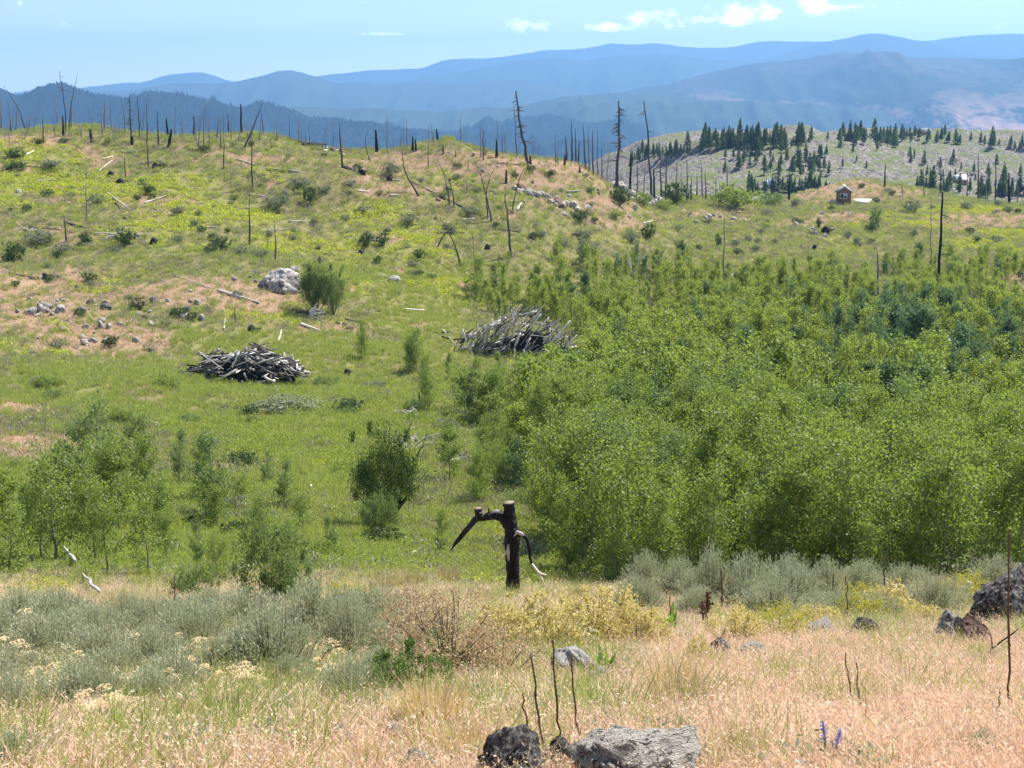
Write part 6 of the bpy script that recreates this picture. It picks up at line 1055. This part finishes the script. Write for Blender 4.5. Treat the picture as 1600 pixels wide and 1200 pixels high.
for a in ((828, 1196, 817, 1084, 3.6), (852, 1196, 831, 1023, 4), (876, 1196, 863, 1000, 4), (905, 1180, 891, 1024, 3.4), (1131, 962, 1126, 890, 3.2), (1325, 980, 1322, 900, 2.2), (1381, 960, 1381, 872, 2.8), (1239, 955, 1238, 905, 2.4), (1577, 1128, 1575, 827, 4.2), (1299, 962, 1302, 897, 2.4), (1104, 998, 1105, 925, 5, 1), (1100, 990, 1098, 940, 4, 1), (1335, 1120, 1322, 1020, 2.6), (1345, 1125, 1338, 1035, 2.4), (1050, 1000, 1046, 930, 2.2), (1560, 1150, 1562, 1080, 2.4), (275, 975, 272, 900, 2.2), (1205, 980, 1204, 925, 2.2), (1070, 935, 1068, 880, 2), (1290, 900, 1289, 868, 2)): stalk(*a)
def forked(u, v, lab):
    x, y, z = hit(u, v); k = y/F; g = Geo(); q = lambda L: [np.array([a*k, 0, b*k]) for a, b in L]; g.tube(q([(0, -4), (-2, 14), (3, 34), (0, 52)]), np.array([2.4, 2.2, 1.8, 1])*k, 6); g.tube(q([(3, 30), (18, 44), (36, 58), (44, 66)]), np.array([1.8, 1.5, 1.2, .6])*k, 6); g.tube(q([(-18, -4), (-26, 18), (-32, 36)]), np.array([1.8, 1.4, .8])*k, 6); reg(obj('dead_twig', g.mesh('dead_twig', M_CHAR), None, (x, y, z)), lab, 'twig', u, v, None, '!')
forked(330, 1066, 'forked black dead twig rising from the left sagebrush'); forked(1545, 1040, 'small forked dead twig near the edge boulder')
M_FLW = leaf_mat('white_flowers', ((0, (.62, .60, .52)), (1, (.85, .83, .76))), .3, 0, objrand=False); M_FLC = leaf_mat('cream_pink_flowers', ((0, (.60, .34, .22)), (.5, (.72, .50, .32)), (1, (.78, .64, .42))), .3, 0); M_FLP = leaf_mat('violet_flowers', ((0, (.20, .16, .42)), (1, (.46, .38, .66))), .3, 0, objrand=False)
def umbel_mesh(seed, mat, n=9, hmin=.5, spread=.5):
    rng = rs(seed); g = Geo(); f = Geo()
    for i in range(n):
        a = rng.rand()*6.28; q = rng.rand()**.5*spread; t = np.array([math.cos(a)*q, math.sin(a)*q, hmin+(1-hmin)*rng.rand()]); g.tube([t*np.array([.15, .15, 0]), t*np.array([.7, .7, .6]), t], [.018, .014, .01], 4, False); m = 60; r = .19*(.7+.6*rng.rand()); b = rng.rand(m)*6.28; s = rng.rand(m)**.5*r
        f.leaves(t+np.stack([np.cos(b)*s, np.sin(b)*s, .04-(s/r)**2*.035+rng.rand(m)*.02], 1), .055, rng, .9, np.array([1., 0, 0]), .5)
    m_ = 60; C = np.stack([rng.normal(size=m_)*spread*.5, rng.normal(size=m_)*spread*.5, rng.rand(m_)*.5], 1); g.leaves(C, .09, rng, .4); return g.mesh('stem', M_GREYBUSH), f.mesh('flower_head', mat)
YAR = [umbel_mesh(140+i, M_FLW, 5, .6, .4) for i in range(3)]; BUCK = [umbel_mesh(150+i, M_FLC, 22, .35, .8) for i in range(4)]
def flower(u, v, h, S, lk, cat, name, wide=1., zone=None, grp=None):
    x, y, z = hit(u, v); s = h/F*y; t = empty(name, (x, y, z-.02), u*1.3); t.scale = (s*wide, s*wide, s)
    for m, n in zip(S, ('stem', 'flower_head')): obj(n, m, t)
    reg(t, lk, cat, u, v-h, grp, zone)
for i, (u, v, h) in enumerate(((775, 1196, 34), (808, 1190, 38), (1075, 1140, 46), (1285, 1130, 46), (912, 1010, 44), (940, 1000, 46), (925, 1015, 36), (1468, 905, 42), (1485, 908, 44), (1496, 912, 30), (45, 1010, 24), (12, 1030, 22), (530, 965, 22), (590, 960, 18), (740, 1100, 30), (690, 1120, 30), (1510, 935, 30), (110, 975, 20), (1322, 915, 22), (70, 960, 20), (455, 1000, 16), (120, 1050, 18), (1440, 950, 20), (1380, 1000, 20), (995, 1000, 26), (640, 1115, 26))): flower(u, v, h, YAR[i % 3], 'white yarrow', 'yarrow', 'yarrow', .8, None, 'white yarrow plants on the near slope')
fr = rs(15)
for i in range(52):
    u, v = (fr.uniform(-10, 400), fr.uniform(1010, 1215)) if i < 44 else (fr.uniform(350, 520), fr.uniform(1010, 1090)); flower(u, v, fr.uniform(34, 56), BUCK[i % 4], 'cream-pink buckwheat', 'buckwheat', 'buckwheat', 1.15, None, 'buckwheat in flower on the near slope')
def lupine(u, v, h, lab, n=2):
    x, y, z = hit(u, v); s = h/F*y; rng = rs(int(u)); t = empty('lupine', (x, y, z)); g = Geo()
    for i in range(n):
        tx = (i-(n-1)/2)*.32*s; top = np.array([tx, 0, s*(1-.16*i)]); g2 = Geo(); g2.tube([(tx*.3, 0, 0), top*.6, top], [.005, .004, .003], 5, False); st = obj('flower_spike', g2.mesh('flower_spike', M_HERB), t); m = 90; f = .62+.38*rng.rand(m); a = rng.rand(m)*6.28; r = .05*s*(1.25-f)*2.2; f2 = Geo(); f2.leaves(np.stack([top[0]*f+np.cos(a)*r, np.sin(a)*r, top[2]*f], 1), .045*s, rng, .8); obj('petals', f2.mesh('petals', M_FLP), st)
    g = Geo(); m = 150; g.leaves(np.stack([rng.normal(size=m)*.22*s, rng.normal(size=m)*.22*s, rng.rand(m)*.6*s], 1), .13*s, rng, .3, np.array([0, 0, 1.]), .2); obj('leaf_clump', g.mesh('leaf_clump', M_ASPENB), t); reg(t, lab, 'lupine', u, v, None, '!')
lupine(1295, 1210, 100, 'purple lupine with two flower spikes in dry grass'); lupine(1340, 1215, 60, 'small purple lupine right of the two-spiked one', 1); lupine(255, 1040, 34, 'faint purple lupine among the left sagebrush', 2)
def broad(u, v, h, lab, n=14):
    x, y, z = hit(u, v); s = h/F*y; rng = rs(int(u)); t = empty('broad_leaved_plant', (x, y, z))
    for i in range(n):
        a = rng.rand()*6.28; d = np.array([math.cos(a)*.35, math.sin(a)*.35, .6+.5*rng.rand()])*s; w = .11*s; sd_ = np.array([-math.sin(a), math.cos(a), 0])*w; g = Geo(); g.add([(0, 0, 0), d*.5+sd_, d, d*.5-sd_+np.array([0, 0, -.02*s]), d*.5], None, [(0, 1, 4), (1, 2, 4), (2, 3, 4), (3, 0, 4)]); obj('leaf', g.mesh('leaf', M_HERB), t)
    reg(t, lab, 'plant', u, v, None, '!')
broad(945, 1062, 58, 'bright green broad-leaved plant beside the white lichened stone'); broad(1044, 1000, 60, 'tall bright broad-leaved plant right of the currant'); broad(1122, 1012, 44, 'small bright broad-leaved plant beside the flat dark stone', 9)
# small stones and bare twigs worked into the dry near slope
fs = rs(21); SM = [rock_mesh(720+i, m, (14, 9), 9, .12) for i, m in enumerate((M_STONE, M_STONED, M_STONE, M_STONER))]
for i in range(34):
    u, v = fs.uniform(440, 1560), fs.uniform(1010, 1195); w = fs.uniform(12, 34); o = rock(u, v, w, w*fs.uniform(.5, .7), 'g', ('tiny ' if w < 20 else 'small ')+'half-buried grey stone', 'small stones in the dry grass of the near slope', None, .8, None, SM[i % 4], .2)
finish_labels()
